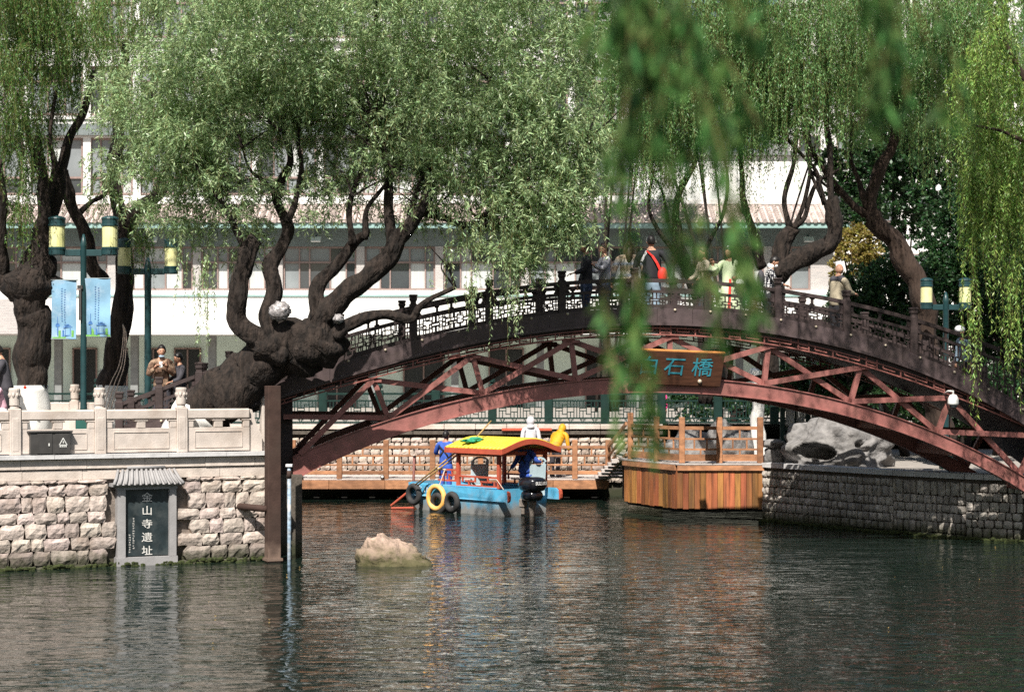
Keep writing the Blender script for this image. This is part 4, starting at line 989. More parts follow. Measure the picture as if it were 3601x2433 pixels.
for k, (x0, x1, y0, y1, lab) in enumerate(((181,268,985,1192,'darker blue hanging banner on the left arm of the nearest lamp post'),(297,388,979,1184,'brighter sky blue banner with printed pavilion, right of the nearest lamp pole'))):
    YY = 39.18; t = thing('banner', lab, 'banner', (X_((x0+x1)/2,YY),YY,Z_(y0,YY)), 'blue banners on the lamp post')
    bx = [X_(x0,YY), X_(x1,YY)]; bz = [Z_(y1,YY), Z_(y0,YY)]; w = bx[1]-bx[0]; h = bz[1]-bz[0]
    b = MB(); nx, nz = 8, 14; vs = []
    cy = lambda u, v: YY+.02*math.sin(u*5+v*3+k)+.012*math.sin(v*9+k*2)
    for side_ in (0,.006):
        for j in range(nz+1):
            for i in range(nx+1): vs.append((bx[0]+w*i/nx, cy(i/nx,j/nz)+side_, bz[0]+h*j/nz))
    fs = []; N = (nx+1)*(nz+1)
    for j in range(nz):
        for i in range(nx):
            a = j*(nx+1)+i; fs += [(a,a+1,a+nx+2,a+nx+1),(N+a,N+a+nx+1,N+a+nx+2,N+a+1)]
    b.add(vs, fs); b.build('cloth', M['banner_blue'], t, smooth=True)
    for z in bz:
        b = MB(); b.tube([(bx[0]-.01,YY+.004,z),(bx[1]+.03,YY+.004,z)] if k == 0 else [(bx[0]-.04,YY+.004,z),(bx[1]+.01,YY+.004,z)], .012, 6)
        b.build('rod', M['lamp_metal'], t)
    r = random.Random(9+k); b = MB(); yb_ = YY-.040      # the printed columns of small text and the pavilion drawing, illegible at this size
    for cx_ in (.43,.55):
        z = .86 if cx_ < .5 else .84
        while z > (.30 if cx_ < .5 else .24):
            xx = bx[0]+w*cx_; zz = bz[0]+h*z; yy = cy(cx_,z)-.004
            b.box((xx,yy,zz),(.030,.003,.004)); b.box((xx+r.uniform(-.01,.01),yy,zz-.008),(.004,.003,.026)); b.box((xx+r.uniform(-.006,.006),yy,zz-.015),(.024,.003,.004))
            z -= .042
    b.build('small_print', M['banner_ink'], t, kind='stuff')
    b = MB(); 
    def pr_(x, z, ww, hh): b.box((bx[0]+w*x, cy(x,z)-.006, bz[0]+h*z),(w*ww,.003,h*hh))
    pr_(.24,.14,.045,.20); pr_(.24,.23,.17,.035); pr_(.24,.255,.12,.02); pr_(.24,.33,.02,.14); pr_(.66,.20,.38,.014); pr_(.66,.225,.26,.012); pr_(.66,.245,.12,.012); pr_(.56,.12,.02,.14); pr_(.76,.12,.02,.14); pr_(.47,.09,.07,.12); pr_(.66,.06,.3,.012)
    b.build('printed_pavilion', M['banner_ink'], t)
    b = MB(); pr_(.32,.09,.09,.11); pr_(.86,.09,.09,.11); pr_(.5,.02,.98,.03); b.build('printed_trees', M['banner_green'], t)
b = MB(); q = at(283,1010,39.15)
b.box((q.x-.0,39.12,q.z),(.10,.05,.07)); b.box((q.x,39.12,q.z-.35),(.05,.05,.6)); b.build('junction_box', M['box_metal'], label='small grey junction box with conduit strapped to the nearest lamp pole', cat='junction box')

# ------------------------------------------------------------------ boat
bt = thing('work_boat', 'small blue work boat with yellow tiled canopy on red posts and black outboard motor', 'boat', (0,0,0))
BXW, BLN = .82, 3.55
def hull_sec(y):     # half width, keel height, top height
    t = max(0,(y-2.6)/.95); return BXW*(1-.18*t*t), -.25+.42*t**1.5, .655+.05*t
b = MB(); vs = []; ys = [0,.6,1.2,1.8,2.4,2.8,3.1,3.35,3.55]
for y in ys:
    w, k, t = hull_sec(y); vs += [(-w,y,t),(-w*1.0,y,.33),(-w*.93,y,max(k,-.25)),(w*.93,y,max(k,-.25)),(w,y,.33),(w,y,t)]
fs = []
for i in range(len(ys)-1):
    for j in range(5): a = i*6+j; fs.append((a,a+1,a+7,a+6))
fs += [(0,5,4,1),(1,4,3,2)]; n = (len(ys)-1)*6; fs += [(n,n+1,n+4,n+5),(n+1,n+2,n+3,n+4)]
b.add(vs, fs); b.build('hull', M['boat_blue'], bt)
b = MB(); b.box((0,1.7,.30),(1.5,3.3,.03)); b.build('deck', M['boat_inside'], bt)
for s in (-1,1):    # upper strakes running past the transom with red rounded ends
    b = MB(); pts = [(s*.835,-.42,.36),(s*.835,3.1,.37),(s*.80,3.45,.42),(s*.80,3.45,.70),(s*.835,3.0,.665),(s*.835,-.30,.645),(s*.835,-.40,.58)]
    b.prism(pts, (s*.035,0,0)); b.build('strake', M['boat_blue'], bt)
    b = MB(); b.prism([(s*.84,-.424,.35),(s*.84,-.474,.40),(s*.84,-.484,.50),(s*.84,-.464,.59),(s*.84,-.40,.63),(s*.84,-.424,.5)], (s*.07,0,0)); b.build('strake_end', M['boat_red'], bt)
    b = MB(); b.box((s*.80,1.7,.675),(.10,3.3,.03), ch=.005); b.build('gunwale', M['boat_blue'], bt)
posts_l = [(-.78,1.54),(-.78,.02),(.78,.02),(.78,1.54)]
for x, y in posts_l:
    b = MB(); b.box((x,y,1.15),(.09,.09,.97), ch=.006); b.build('canopy_post', M['boat_red'], bt)
def arch_z(x): return 1.635+.235*math.cos(min(1,abs(x)/.98)*math.pi/2)**1.2
b = MB(); N = 16; vs = []
for y in (-.30,1.80):
    for dz in (0,-.03):
        for i in range(N+1): x = -.98+1.96*i/N; vs.append((x,y,arch_z(x)+dz))
fs = []
for i in range(N):
    a = i; fs += [(a,a+1,2*(N+1)+a+1,2*(N+1)+a),(N+1+a,3*(N+1)+a,3*(N+1)+a+1,N+1+a+1)]
b.add(vs, fs); cp = b.build('canopy', M['boat_yellow'], bt)
for k in range(15):
    y = -.26+k*.145; b = MB(); b.tube([(-.985+1.97*i/12, y, arch_z(-.985+1.97*i/12)+.012) for i in range(13)], .042, 6); b.build('tile_row', M['boat_yellow'], cp, smooth=True)
for y in (-.33,1.80):
    b = MB(); up = [(-1.0+2.0*i/N, y, arch_z(-.98+1.96*i/N)+.02) for i in range(N+1)]; lo = [(p[0],y,p[2]-.13) for p in up][::-1]
    for i in range(N): b.prism([up[i],up[i+1],(up[i+1][0],y,up[i+1][2]-.13),(up[i][0],y,up[i][2]-.13)], (0,.035,0))
    b.build('gable_board', M['boat_red'], bt)
for s in (-1,1):
    b = MB(); b.box((s*.985,.735,1.58),(.035,2.1,.13), ch=.004)
    b.build('eave_board', M['boat_red'], bt)
b = MB()
for s in (-1,1): b.box((s*.78,.78,1.50),(.05,1.6,.08))
b.box((0,.02,1.52),(1.6,.05,.08)); b.box((0,1.54,1.52),(1.6,.05,.08)); b.build('canopy_frame', M['boat_red'], bt)
def fence_panel(x, y0, y1, z0, z1):
    b = MB(); L = y1-y0
    for z in (z0,z1): b.box((x,(y0+y1)/2,z),(.04,L,.045))
    for k in range(6):
        y = y0+L*(k+.5)/6; b.box((x,y,(z0+z1)/2+(.05 if k%2 else -.05)),(.035,.04,(z1-z0)*.62)); 
    b.box((x,y0+L*.3,(z0+z1)/2),(.035,L*.3,.035)); b.box((x,y0+L*.72,(z0+z1)/2),(.035,L*.25,.035)); b.build('side_rail', M['boat_red'], bt)
fence_panel(-.78,.07,1.5,.70,.93); fence_panel(.78,.07,1.5,.70,.93); fence_panel(-.76,1.62,2.35,.80,1.07)
for x, y, rz in ((.40,-.10,-.3),(-.50,1.05,-.45)):     # pale blue moulded seats seen from behind
    b = MB(); S = Matrix.Rotation(rz,3,'Z')
    def sp(px_, py_, pz): v = S @ Vector((px_,py_,0)); return (x+v.x, y+v.y, .34+pz)
    for (a, c, z0, z1, t) in ((-.22,-.16,.45,.98,.035),(.16,.22,.45,.98,.035)): b.prism([sp(a,0,z0),sp(c,0,z0),sp(c,-.06,z1),sp(a,-.06,z1)], (0,t,0))
    b.prism([sp(-.16,0,.42),sp(.16,0,.42),sp(.15,-.05,.90),sp(-.15,-.05,.90)], (0,.03,0))
    for i in range(8):
        a0 = math.pi*i/8; a1 = math.pi*(i+1)/8; b.beam(sp(.195*math.cos(a0),-.06,.96+.11*math.sin(a0)), sp(.195*math.cos(a1),-.06,.96+.11*math.sin(a1)), .045,.045)
    b.prism([sp(-.21,0,.12),sp(.21,0,.12),sp(.21,0,.44),sp(-.21,0,.44)], (0,.03,0)); b.prism([sp(-.22,0,.40),sp(.22,0,.40),sp(.21,.4,.43),sp(-.21,.4,.43)], (0,0,.04))
    b.box(sp(0,.2,.2),(.1,.1,.42)); b.build('seat', M['seat_blue'], bt, smooth=False)
# tyres and ring on the side
for y, z, R in ((3.12,.40,.215),(1.62,.27,.20)):
    b = MB(); b.torus((-.93,y,z), R, .075, (1,0,0), 24, 10); b.build('tyre_fender', M['tyre'], bt, smooth=True)
b = MB(); b.torus((-.98,2.17,.36), .285, .065, (1,.05,0), 30, 12); rg = b.build('ring_fender', M['ring_yellow'], bt, smooth=True)
b = MB(); b.torus((-.94,2.15,.20), .22, .075, (1,0,0), 24, 10); b.build('tyre_fender', M['tyre'], bt, smooth=True)
b = MB(); b.tube([(-.98,2.05,.68),(-.9,2.02,.9),(-.80,2.05,1.06)], .014, 6); b.tube([(-.80,2.0,1.06),(-.82,2.3,1.10),(-.76,2.5,1.05)], .03, 6); b.build('rope', M['rope'], bt)
b = MB(); b.tube([(-.84,.05,.9),(-.87,-.25,.66)], .01, 6); b.build('stay_wire', M['rope'], bt)
# outboard motor
def cowl(d):
    return .92/((abs(d.x)**4.5+abs(d.y)**4.5+abs(d.z)**3)**.25+1e-6)
mt = MB(); mt.sphere((-.16,-.52,.77), (.30,.33,.22), 24, 16, lambda d: cowl(d)*(1-.12*max(0,-d.z))); mo = mt.build('outboard_motor', M['motor_black'], bt, smooth=True)
mt = MB(); mt.sphere((-.16,-.50,.48), (.24,.26,.18), 20, 12, lambda d: cowl(d)*(1-.3*max(0,-d.z))); mt.build('lower_cowl', M['motor_black'], mo, smooth=True)
mt = MB(); mt.lathe([(.13,.40),(.10,.25),(.06,.1),(.05,-.5)], (-.12,-.46,0), 10); mt.box((-.12,-.46,-.05),(.20,.34,.02)); mt.build('motor_leg', M['motor_grey'], mo, smooth=True)
mt = MB(); mt.box((.02,-.13,.38),(.26,.24,.24), ch=.02); mt.box((-.18,-.2,.30),(.16,.18,.22), ch=.03); mt.box((-.2,-.22,.12),(.07,.09,.2), ch=.02); mt.build('bracket', M['motor_grey'], mo)
text_part('motor_lettering', 'SUZUKI', M['white_print'], mo, frame4((-.17,-.852,.81),(1,0,0),(0,.04,1)), .112, .003, bold=.003)
text_part('number', '水 11', M['white_print'], bt, frame4((-.875,2.83,.53),(0,-1,0),(0,0,1)), .19, .003)
b = MB(); b.tube([(-.95,3.1,.05),(-1.15,3.75,.02)], .03, 6); b.tube([(-.78,3.5,.45),(-.92,4.05,.06)], .035, 8); b.build('rudder_bar', M['boat_red'], bt)
bt.location = (.27,49.55,0); bt.rotation_euler = (0,0,math.radians(42.6))
# poles and net
pa = thing('bamboo_poles', 'two long bamboo poles held by the worker, lying on the boat bow', 'pole', tuple(at(1462,1702,50.9)))
for dx in (0,8):
    b = MB(); b.tube([at(1460+dx,1704+dx*.4,50.9), at(1612+dx,1582+dx,50.2)], .02, 8); b.build('pole', M['bamboo'], pa, smooth=True)
nt_ = thing('hand_net', 'green landing net with yellow handle lying on the boat canopy', 'net', tuple(at(1668,1545,50)))
b = MB(); b.tube([at(1668,1545,50.0), at(1727,1480,50.6)], .018, 8); b.build('handle', M['bamboo'], nt_, smooth=True)
b = MB(); c0_ = at(1655,1549,49.9); b.sphere(c0_, (.30,.16,.055), 22, 8, lambda d: .85+.5*noise.noise(d*4)); b.sphere(c0_+Vector((.15,.05,.05)), (.2,.12,.05), 14, 6, lambda d: .85+.5*noise.noise(d*5)); b.build('net_bag', M['net_green'], nt_, smooth=False)
mp_ = thing('mooring_pole', 'faded pink mooring pole with frayed rope standing by the jetty left of the worker', 'pole', (X_(1452,53.2),53.2,0))
b = MB(); b.tube([(X_(1450,53.2),53.2,-.5),(X_(1457,53.2),53.2,Z_(1597,53.2))], .035, 8); b.build('pole', M['arch_dark'], mp_, smooth=True)
b = MB(); c_ = at(1455,1600,53.15)
for k in range(7): b.tube([c_, c_+Vector((random.Random(k).uniform(-.12,.1),-.03,random.Random(k+9).uniform(-.03,.06)))], .014, 5)
b.build('rope_end', M['rope'], mp_)
# ------------------------------------------------------------------ people
pm('skin', (.50,.27,.18), .5, .08, 10); pm('skin_dark', (.36,.17,.11), .5, .08, 10)
pm('hair', (.014,.011,.010), .45, .3, 30); pm('hair_brown', (.055,.028,.018), .5, .3, 30)
pm('c_black', (.018,.018,.022), .8, .3, 8); pm('c_charcoal', (.055,.052,.062), .85, .3, 8); pm('c_blue', (.045,.11,.46), .8, .25, 9)
pm('c_jeans', (.30,.40,.50), .85, .2, 8); pm('c_navy', (.03,.045,.09), .85, .25, 8); pm('c_grey', (.42,.42,.46), .85, .2, 9); pm('c_pale', (.62,.62,.66), .85, .15, 9)
pm('c_green', (.56,.66,.42), .85, .12, 7, dirt=(.68,.62,.55), dscale=4, damt=.5); pm('c_cream', (.68,.58,.46), .85, .12, 8); pm('c_khaki', (.42,.36,.26), .85, .15, 8)
pm('c_yellow', (.72,.36,.015), .6, .3, 7, dirt=(.12,.07,.02), dscale=7, damt=.8); pm('c_red', (.78,.035,.025), .6, .15, 8); pm('c_white', (.78,.78,.78), .8, .08, 8); pm('c_pink', (.72,.42,.50), .8, .15, 8); pm('c_hotpink', (.8,.05,.25), .8, .2, 8)
pm('c_pattern', (.15,.085,.055), .85, .6, 16, dirt=(.45,.32,.22), dscale=11, damt=1.0)
def stripes(name, cols, freq):
    m = bpy.data.materials.new(name); m.use_nodes = True; nt = m.node_tree; L = nt.links; b_ = nt.nodes['Principled BSDF']; b_.inputs['Roughness'].default_value = .9
    tc = nn(nt, 'ShaderNodeTexCoord'); sx = nn(nt, 'ShaderNodeSeparateXYZ'); L.new(tc.outputs['Object'], sx.inputs[0]); mu = nn(nt, 'ShaderNodeMath', operation='MULTIPLY'); L.new(sx.outputs['Z'], mu.inputs[0]); mu.inputs[1].default_value = freq
    fr = nn(nt, 'ShaderNodeMath', operation='FRACT'); L.new(mu.outputs[0], fr.inputs[0]); cr = nn(nt, 'ShaderNodeValToRGB'); L.new(fr.outputs[0], cr.inputs[0]); e = cr.color_ramp.elements
    cr.color_ramp.interpolation = 'EASE'
    for i, c in enumerate(cols):
        el = e[i] if i < 2 else e.new(i/len(cols)); el.position = i/len(cols); el.color = (*c,1)
    L.new(cr.outputs[0], b_.inputs['Base Color']); MATS[name] = m
stripes('c_stripe', [(.60,.50,.38),(.32,.36,.44),(.62,.56,.48),(.45,.33,.24)], 4.2)
def dots(name):
    m = bpy.data.materials.new(name); m.use_nodes = True; nt = m.node_tree; L = nt.links; b_ = nt.nodes['Principled BSDF']; b_.inputs['Roughness'].default_value = .9
    tc = nn(nt, 'ShaderNodeTexCoord'); v = nn(nt, 'ShaderNodeTexVoronoi'); v.inputs['Scale'].default_value = 26; v.inputs['Randomness'].default_value = .3; L.new(tc.outputs['Object'], v.inputs['Vector'])
    cr = nn(nt, 'ShaderNodeValToRGB'); L.new(v.outputs['Distance'], cr.inputs[0]); e = cr.color_ramp.elements; e[0].position = .38; e[0].color = (.75,.75,.75,1); e[1].position = .46; e[1].color = (.02,.02,.03,1)
    L.new(cr.outputs[0], b_.inputs['Base Color']); MATS[name] = m
dots('c_dots')

def skin_mesh(verts, radii, edges, name, mat, sub=1, root=0):
    me = bpy.data.meshes.new(name); me.from_pydata([tuple(v) for v in verts], edges, []); o = bpy.data.objects.new(name, me); COL.objects.link(o)
    mo = o.modifiers.new('s', 'SKIN'); mo.use_smooth_shade = True
    for i, r in enumerate(radii):
        sv = me.skin_vertices[0].data[i]; sv.radius = r if hasattr(r,'__len__') else (r,r); sv.use_root = (i == root)
    if sub: ss = o.modifiers.new('u', 'SUBSURF'); ss.levels = sub; ss.render_levels = sub
    dg = bpy.context.evaluated_depsgraph_get(); dg.update(); out = bpy.data.meshes.new_from_object(o.evaluated_get(dg))
    bpy.data.objects.remove(o); bpy.data.meshes.remove(me); out.name = name; out.materials.clear(); out.materials.append(mat); return out
def join_mesh(me, mb, off):
    v = [x.co.copy() for x in me.vertices]; f = [tuple(p.vertices) for p in me.polygons]; m = MB(); m.add(v, f)
    m.add(mb.v, mb.f); return m
def person(label, loc, rz, H=1.68, lean=0, arms=None, legs='stand', head=(0,0), skin='skin', top='c_black', bottom='c_navy', hair='hair', hstyle='short', shoes='c_black', extra=None, group=None, hood=None, skirt=None, side=0, thick=1.0, wide=1.0):
    k = H/1.7; t = thing('person', label, 'person', (0,0,0), group); V = Vector
    R = Matrix.Rotation(-lean,3,'X') if False else Matrix.Rotation(lean,3,'X')
    piv = V((0,0,.95)); hz0 = 0 if legs == 'stand' else -.45
    def up(p):
        p = V(p)-piv; p = R @ p; p = Matrix.Rotation(side,3,'Y') @ p; return (p+piv+V((0,0,hz0)))*k
    def lo(p): return V((p[0],p[1],p[2]+hz0))*k
    A = arms or ((V((.05,.02,-.28)),V((.02,-.05,-.24))),(V((-.05,.02,-.28)),V((-.02,-.05,-.24))))
    shL, shR = up((.17*wide,.01,1.40)), up((-.17*wide,.01,1.40))
    eL = shL+V(A[0][0])*k; wL = eL+V(A[0][1])*k; eR = shR+V(A[1][0])*k; wR = eR+V(A[1][1])*k
    if legs == 'stand': kn = [(.10,-.02,.50),(-.10,-.01,.50)]; an = [(.11,.02,.09),(-.11,.03,.09)]; to = [(.13,-.15,.035),(-.13,-.14,.035)]
    elif legs == 'walk': kn = [(.10,-.12,.52),(-.10,.02,.50)]; an = [(.11,-.10,.09),(-.11,.22,.12)]; to = [(.12,-.27,.035),(-.12,.08,.035)]
    else: kn = [(.13,-.42,.92),(-.13,-.42,.92)]; an = [(.13,-.40,.52),(-.13,-.40,.52)]; to = [(.14,-.56,.47),(-.14,-.56,.47)]
    pel, wst, chs, nb, nk, hd = up((0,0,.95)), up((0,0,1.10)), up((0,0,1.28)), up((0,.01,1.42)), up((0,.0,1.50)), up((0,-.015,1.56))
    vs = [pel,wst,chs,nb,nk,hd, shL,eL,wL, shR,eR,wR]; rd = [(.115,.085),(.105,.08),(.135,.10),(.075,.065),(.05,.05),(.055,.06), .055,.042,.028, .055,.042,.028]
    ed = [(0,1),(1,2),(2,3),(3,4),(4,5),(3,6),(6,7),(7,8),(3,9),(9,10),(10,11)]
    for s in (0,1):
        hp = lo(((.095,-.095)[s],0,.90)); b0 = len(vs); vs += [hp, lo(kn[s]), lo(an[s]), lo(to[s])]; rd += [.072,.050,.035,.030]; ed += [(0,b0),(b0,b0+1),(b0+1,b0+2),(b0+2,b0+3)]
    sc = lambda r, m=1.0: tuple(x*k*m for x in r) if hasattr(r,'__len__') else r*k*m
    body = skin_mesh(vs, [sc(r) for r in rd], ed, 'body', M[skin])
    # head with face, hands with fingers
    hb = MB(); yaw, pit = head; HR = Matrix.Rotation(yaw,3,'Z') @ Matrix.Rotation(pit+lean*.6,3,'X'); hc = hd+HR @ (V((0,-.012,.065))*k)
    def hf(d):
        q = 1.0
        if d.z < -.2: q *= 1-.22*(-d.z-.2)*(1 if d.y > -.2 else .55)
        n_ = (d-V((0,-.98,-.12)).normalized()).length; q += .16*max(0,1-n_/.22)
        e_ = min((d-V((.36,-.86,.16)).normalized()).length,(d-V((-.36,-.86,.16)).normalized()).length); q -= .05*max(0,1-e_/.25)
        m_ = (d-V((0,-.86,-.5)).normalized()).length; q += .045*max(0,1-m_/.2)
        ch_ = (d-V((0,-.62,-.78)).normalized()).length; q += .05*max(0,1-ch_/.3)
        return q
    mh = MB(); mh.sphere((0,0,0), (.076*k,.096*k,.115*k), 20, 16, hf)
    for s in (-1,1): mh.sphere((s*.078*k,.008*k,-.005*k), (.014*k,.022*k,.032*k), 8, 6)
    hb.add([HR @ V(v)+hc for v in mh.v], mh.f)
    for w, e, s in ((wL,eL,1),(wR,eR,-1)):
        d = (w-e).normalized(); sd = d.cross(V((0,0,1))); sd = sd.normalized() if sd.length > .1 else V((1,0,0)); nr = sd.cross(d)
        pc_ = w+d*.045*k; hb.beam(w-d*.012*k, w+d*.085*k, .075*k, .028*k, up=nr)
        for i in range(4):
            o = (i-1.5)*.019*k; L_ = (.065,.078,.072,.056)[i]*k; p0 = w+d*.08*k+sd*o; p1 = p0+d*L_*.55-nr*.008*k; p2 = p1+d*L_*.35-nr*.028*k; hb.tube([p0,p1,p2], [.0095*k,.0085*k,.006*k], 5)
        p0 = w+d*.02*k+sd*.034*k*s; hb.tube([p0,p0+d*.03*k+sd*.028*k*s-nr*.01*k,p0+d*.055*k+sd*.03*k*s-nr*.025*k], [.012*k,.010*k,.007*k], 5)
    bb = join_mesh(body, hb, 0); bpy.data.meshes.remove(body); bo = bb.build('body', M[skin], t, smooth=True)
    for s in (-1,1):
        fb = MB(); fb.sphere(HR @ V((s*.028*k,-.089*k,.018*k))+hc, (.010*k,.006*k,.006*k), 6, 4); fb.build('eye', M['hair'], t)
    fb = MB(); fb.box(HR @ V((0,-.098*k,-.052*k))+hc, (.036*k,.008*k,.007*k)); fb.build('mouth', M['boat_red'] if False else M['skin_dark'], t)
    # clothes
    tv = [up((0,0,.84)),up((0,0,1.08)),up((0,0,1.28)),up((0,.01,1.43)), shL,eL,eL.lerp(wL,.93), shR,eR,eR.lerp(wR,.93)]
    tr_ = [(.19*wide,.15*thick),(.16*wide,.135*thick),(.165*wide,.13*thick),(.075,.07),.078,.066,.05,.078,.066,.05]
    me = skin_mesh(tv, [sc(r) for r in tr_], [(0,1),(1,2),(2,3),(3,4),(4,5),(5,6),(3,7),(7,8),(8,9)], 'jacket', M[top], root=1); o = bpy.data.objects.new('jacket', me); COL.objects.link(o); o.parent = t
    lv = [up((0,0,1.0)),lo((0,0,.88))]; lr = [(.16,.13),(.175,.14)]; le = [(0,1)]
    for s in (0,1): b0 = len(lv); lv += [lo(((.10,-.10)[s],0,.76)), lo(kn[s]), lo(an[s])+V((0,0,.02*k))]; lr += [.125,.085,.07]; le += [(1,b0),(b0,b0+1),(b0+1,b0+2)]
    me = skin_mesh(lv, [sc(r) for r in lr], le, 'trousers', M[bottom], root=0); o = bpy.data.objects.new('trousers', me); COL.objects.link(o); o.parent = t
    for s in (0,1): b = MB(); a_ = lo(an[s]); c_ = lo(to[s]); b.tube([a_+V((0,.04*k,-.035*k)), a_.lerp(c_,.5)+V((0,0,-.01*k)), c_+V((0,-.03*k,0))], [.048*k,.045*k,.03*k], 8); b.build('shoe', M[shoes], t, smooth=True)
    if skirt:
        b = MB(); b.lathe([(.15*k,(1.0+hz0)*k),(.20*k,(.8+hz0)*k),(.27*k,(.45+hz0)*k),(.30*k,(.2+hz0)*k)], n=18); b.build('skirt', M[skirt], t, smooth=True)
    def hl(p): return HR @ (V(p)*k)+hc
    if hair and hstyle != 'bald':
        b = MB(); m2 = MB(); m2.sphere((0,.008,.012), (.085,.105,.121), 22, 18, lambda d: .82+.24*max(0,min(1,(d.z-.50+.78*(d.y+1))*5))*max(0,min(1,(d.z+.70)*4))+.05*noise.noise(d*6))
        b.add([hl(v) for v in m2.v], m2.f)
        if hstyle in ('long','tail'):
            L_ = .34 if hstyle == 'long' else .26; w_ = .075 if hstyle == 'long' else .03
            b.tube([hl((0,.06,.03)), hl((0,.105,-.06)), hl((0,.11,-.06))-V((0,0,L_*.5*k)), hl((0,.10,-.06))-V((0,0,L_*k))], [.07*k,w_*1.1*k,w_*k,w_*.5*k], 9)
            if hstyle == 'long':
                for s in (-1,1): b.tube([hl((s*.07,.0,.05)), hl((s*.095,-.01,-.06)), hl((s*.10,-.02,-.1))-V((0,0,.2*k))], [.03*k,.032*k,.018*k], 7)
        if hstyle == 'bun': b.sphere(hl((0,.11,.05)), .045*k, 10, 8)
        b.build('hair', M[hair], t, smooth=True)
    if hood:
        b = MB(); m2 = MB(); m2.sphere((0,.02,.005), (.118,.125,.15), 18, 14, lambda d: 1.0 if d.y > -.55 else .82); b.add([hl(v) for v in m2.v], m2.f); b.tube([hl((0,.03,-.1)), nb+V((0,.02,0))], [.10*k,.13*k], 12); b.build('hood', M[hood], t, smooth=True)
    if extra: extra(t, dict(hl=hl, up=up, lo=lo, k=k, shL=shL, shR=shR, wL=wL, wR=wR, eL=eL, eR=eR, nb=nb, chs=chs, pel=pel))
    t.location = loc; t.rotation_euler = (0,0,rz); return t
D = math.radians
Vv = Vector
def mask(t, J): b = MB(); b.sphere(J['hl']((0,-.075,-.055)), (.062*J['k'],.038*J['k'],.045*J['k']), 12, 8); b.build('face_mask', M['c_white'], t, smooth=True)
def onb(px, n=1.6, dy=0): 
    u = ub(px, n); return B(u, n, z_deck(u)+.003+dy)
raised = (Vv((.06,-.10,-.22)),Vv((-.14,-.14,.14)))
# on the island
def ph1(t, J):
    mask_b = MB(); mask_b.sphere(J['hl']((0,-.06,-.10)), (.06,.04,.03), 10, 6); mask_b.build('lowered_mask', M['c_jeans'], t, smooth=True)
    b = MB(); w = (J['wL']+J['wR'])/2; b.box(w+Vv((0,-.05,.05)), (.07,.06,.12), ch=.01); b.build('paper_cup', M['c_white'], t)
person('woman-sized person in brown patterned jacket with lowered mask holding a cup, on the bridge ramp'.replace('woman-sized ',''), onb(568,.9,.05)+Vv((0,0,.0)), D(12), 1.66, arms=((Vv((.07,-.05,-.27)),Vv((-.16,-.16,.18))),(Vv((-.09,-.03,-.27)),Vv((.14,-.18,.16)))), top='c_pattern', bottom='c_charcoal', hstyle='bun', head=(.0,.1), extra=ph1, wide=1.08)
person('shorter dark haired person in black puffer jacket beside the person with the cup', onb(632,1.0), D(-62), 1.46, arms=((Vv((.04,-.08,-.26)),Vv((-.03,-.2,-.06))),(Vv((-.04,-.08,-.26)),Vv((.03,-.2,-.06)))), top='c_charcoal', bottom='c_black', head=(0,.2), wide=1.15, thick=1.15)
person('man in dark grey hooded jacket looking down at the far left edge of the island', at(22,1497,38.3)-Vv((0,0,0)) - Vv((0,0,at(22,1497,38.3).z-2.253)), D(-78), 1.80, lean=.18, arms=((Vv((.03,-.12,-.25)),Vv((-.02,-.2,-.10))),(Vv((-.03,-.12,-.25)),Vv((.02,-.2,-.10)))), top='c_charcoal', bottom='c_black', head=(0,.35), wide=1.15)
def ph4(t, J):
    b = MB(); b.sphere(J['hl']((0,.03,.085)), (.095,.10,.06), 12, 8); b.build('hat', M['c_cream'], t, smooth=True)
    b = MB(); b.torus(J['hl']((0,.0,.04)), .085, .012, (0,0,1), 18, 6); b.build('red_headband', M['c_red'], t, smooth=True)
person('child in pink top with cream hat and red headband leaning on the balustrade', at(8,1500,36.45)-Vv((0,0,at(8,1500,36.45).z-2.253)), D(-55), 1.20, lean=.30, arms=((Vv((.05,-.14,-.16)),Vv((-.03,-.18,-.02))),(Vv((-.05,-.14,-.16)),Vv((.03,-.18,-.02)))), top='c_pink', bottom='c_white', head=(0,.4), extra=ph4)
b = MB(); q = at(88,1362,38.6); b.sphere(q, .035, 8, 6, ); 
b.build('toy_windmill', M['flower_red'], label='small red and green hand toy held up beside the leftmost trunk', cat='toy')
# on the bridge
def strap(t, J):
    k = J['k']; b = MB(); 
    pts = [J['up']((.10,.10,1.44)), J['up']((.0,.155,1.34)), J['up']((-.09,.175,1.20)), J['up']((-.15,.17,1.08))]
    b = MB()
    for p, q in zip(pts[:-1], pts[1:]): b.beam(p, q, .012, .05, up=(1,0,.6))
    b.build('strap', M['c_red'], t)
    b = MB(); b.sphere(J['up']((-.20,.19,.98)), (.10*k,.06*k,.155*k), 14, 10, lambda d: 1+.12*d.z*-1); b.build('shoulder_bag', M['c_red'], t, smooth=True)
    b = MB(); b.beam(J['up']((.10,.10,1.44)), J['up']((.20,.06,1.24)), .02,.05); b.build('scarf', M['c_white'], t)
person('person in black seen side-on among hanging leaves, left end of the bridge crowd', onb(2062,2.2), D(-85), 1.74, arms=((Vv((.03,-.10,-.26)),Vv((0,-.2,-.05))),(Vv((-.03,-.04,-.28)),Vv((0,-.1,-.22)))), top='c_black', bottom='c_navy', head=(0,.15), wide=1.05)
person('person in grey lavender sleeves raising both bare forearms behind the black dressed one', onb(2126,2.4), D(-70), 1.70, arms=((Vv((.05,-.14,-.22)),Vv((-.02,-.22,.10))),(Vv((-.05,-.10,-.24)),Vv((0,-.16,.02)))), top='c_grey', bottom='c_navy', hair='hair_brown')
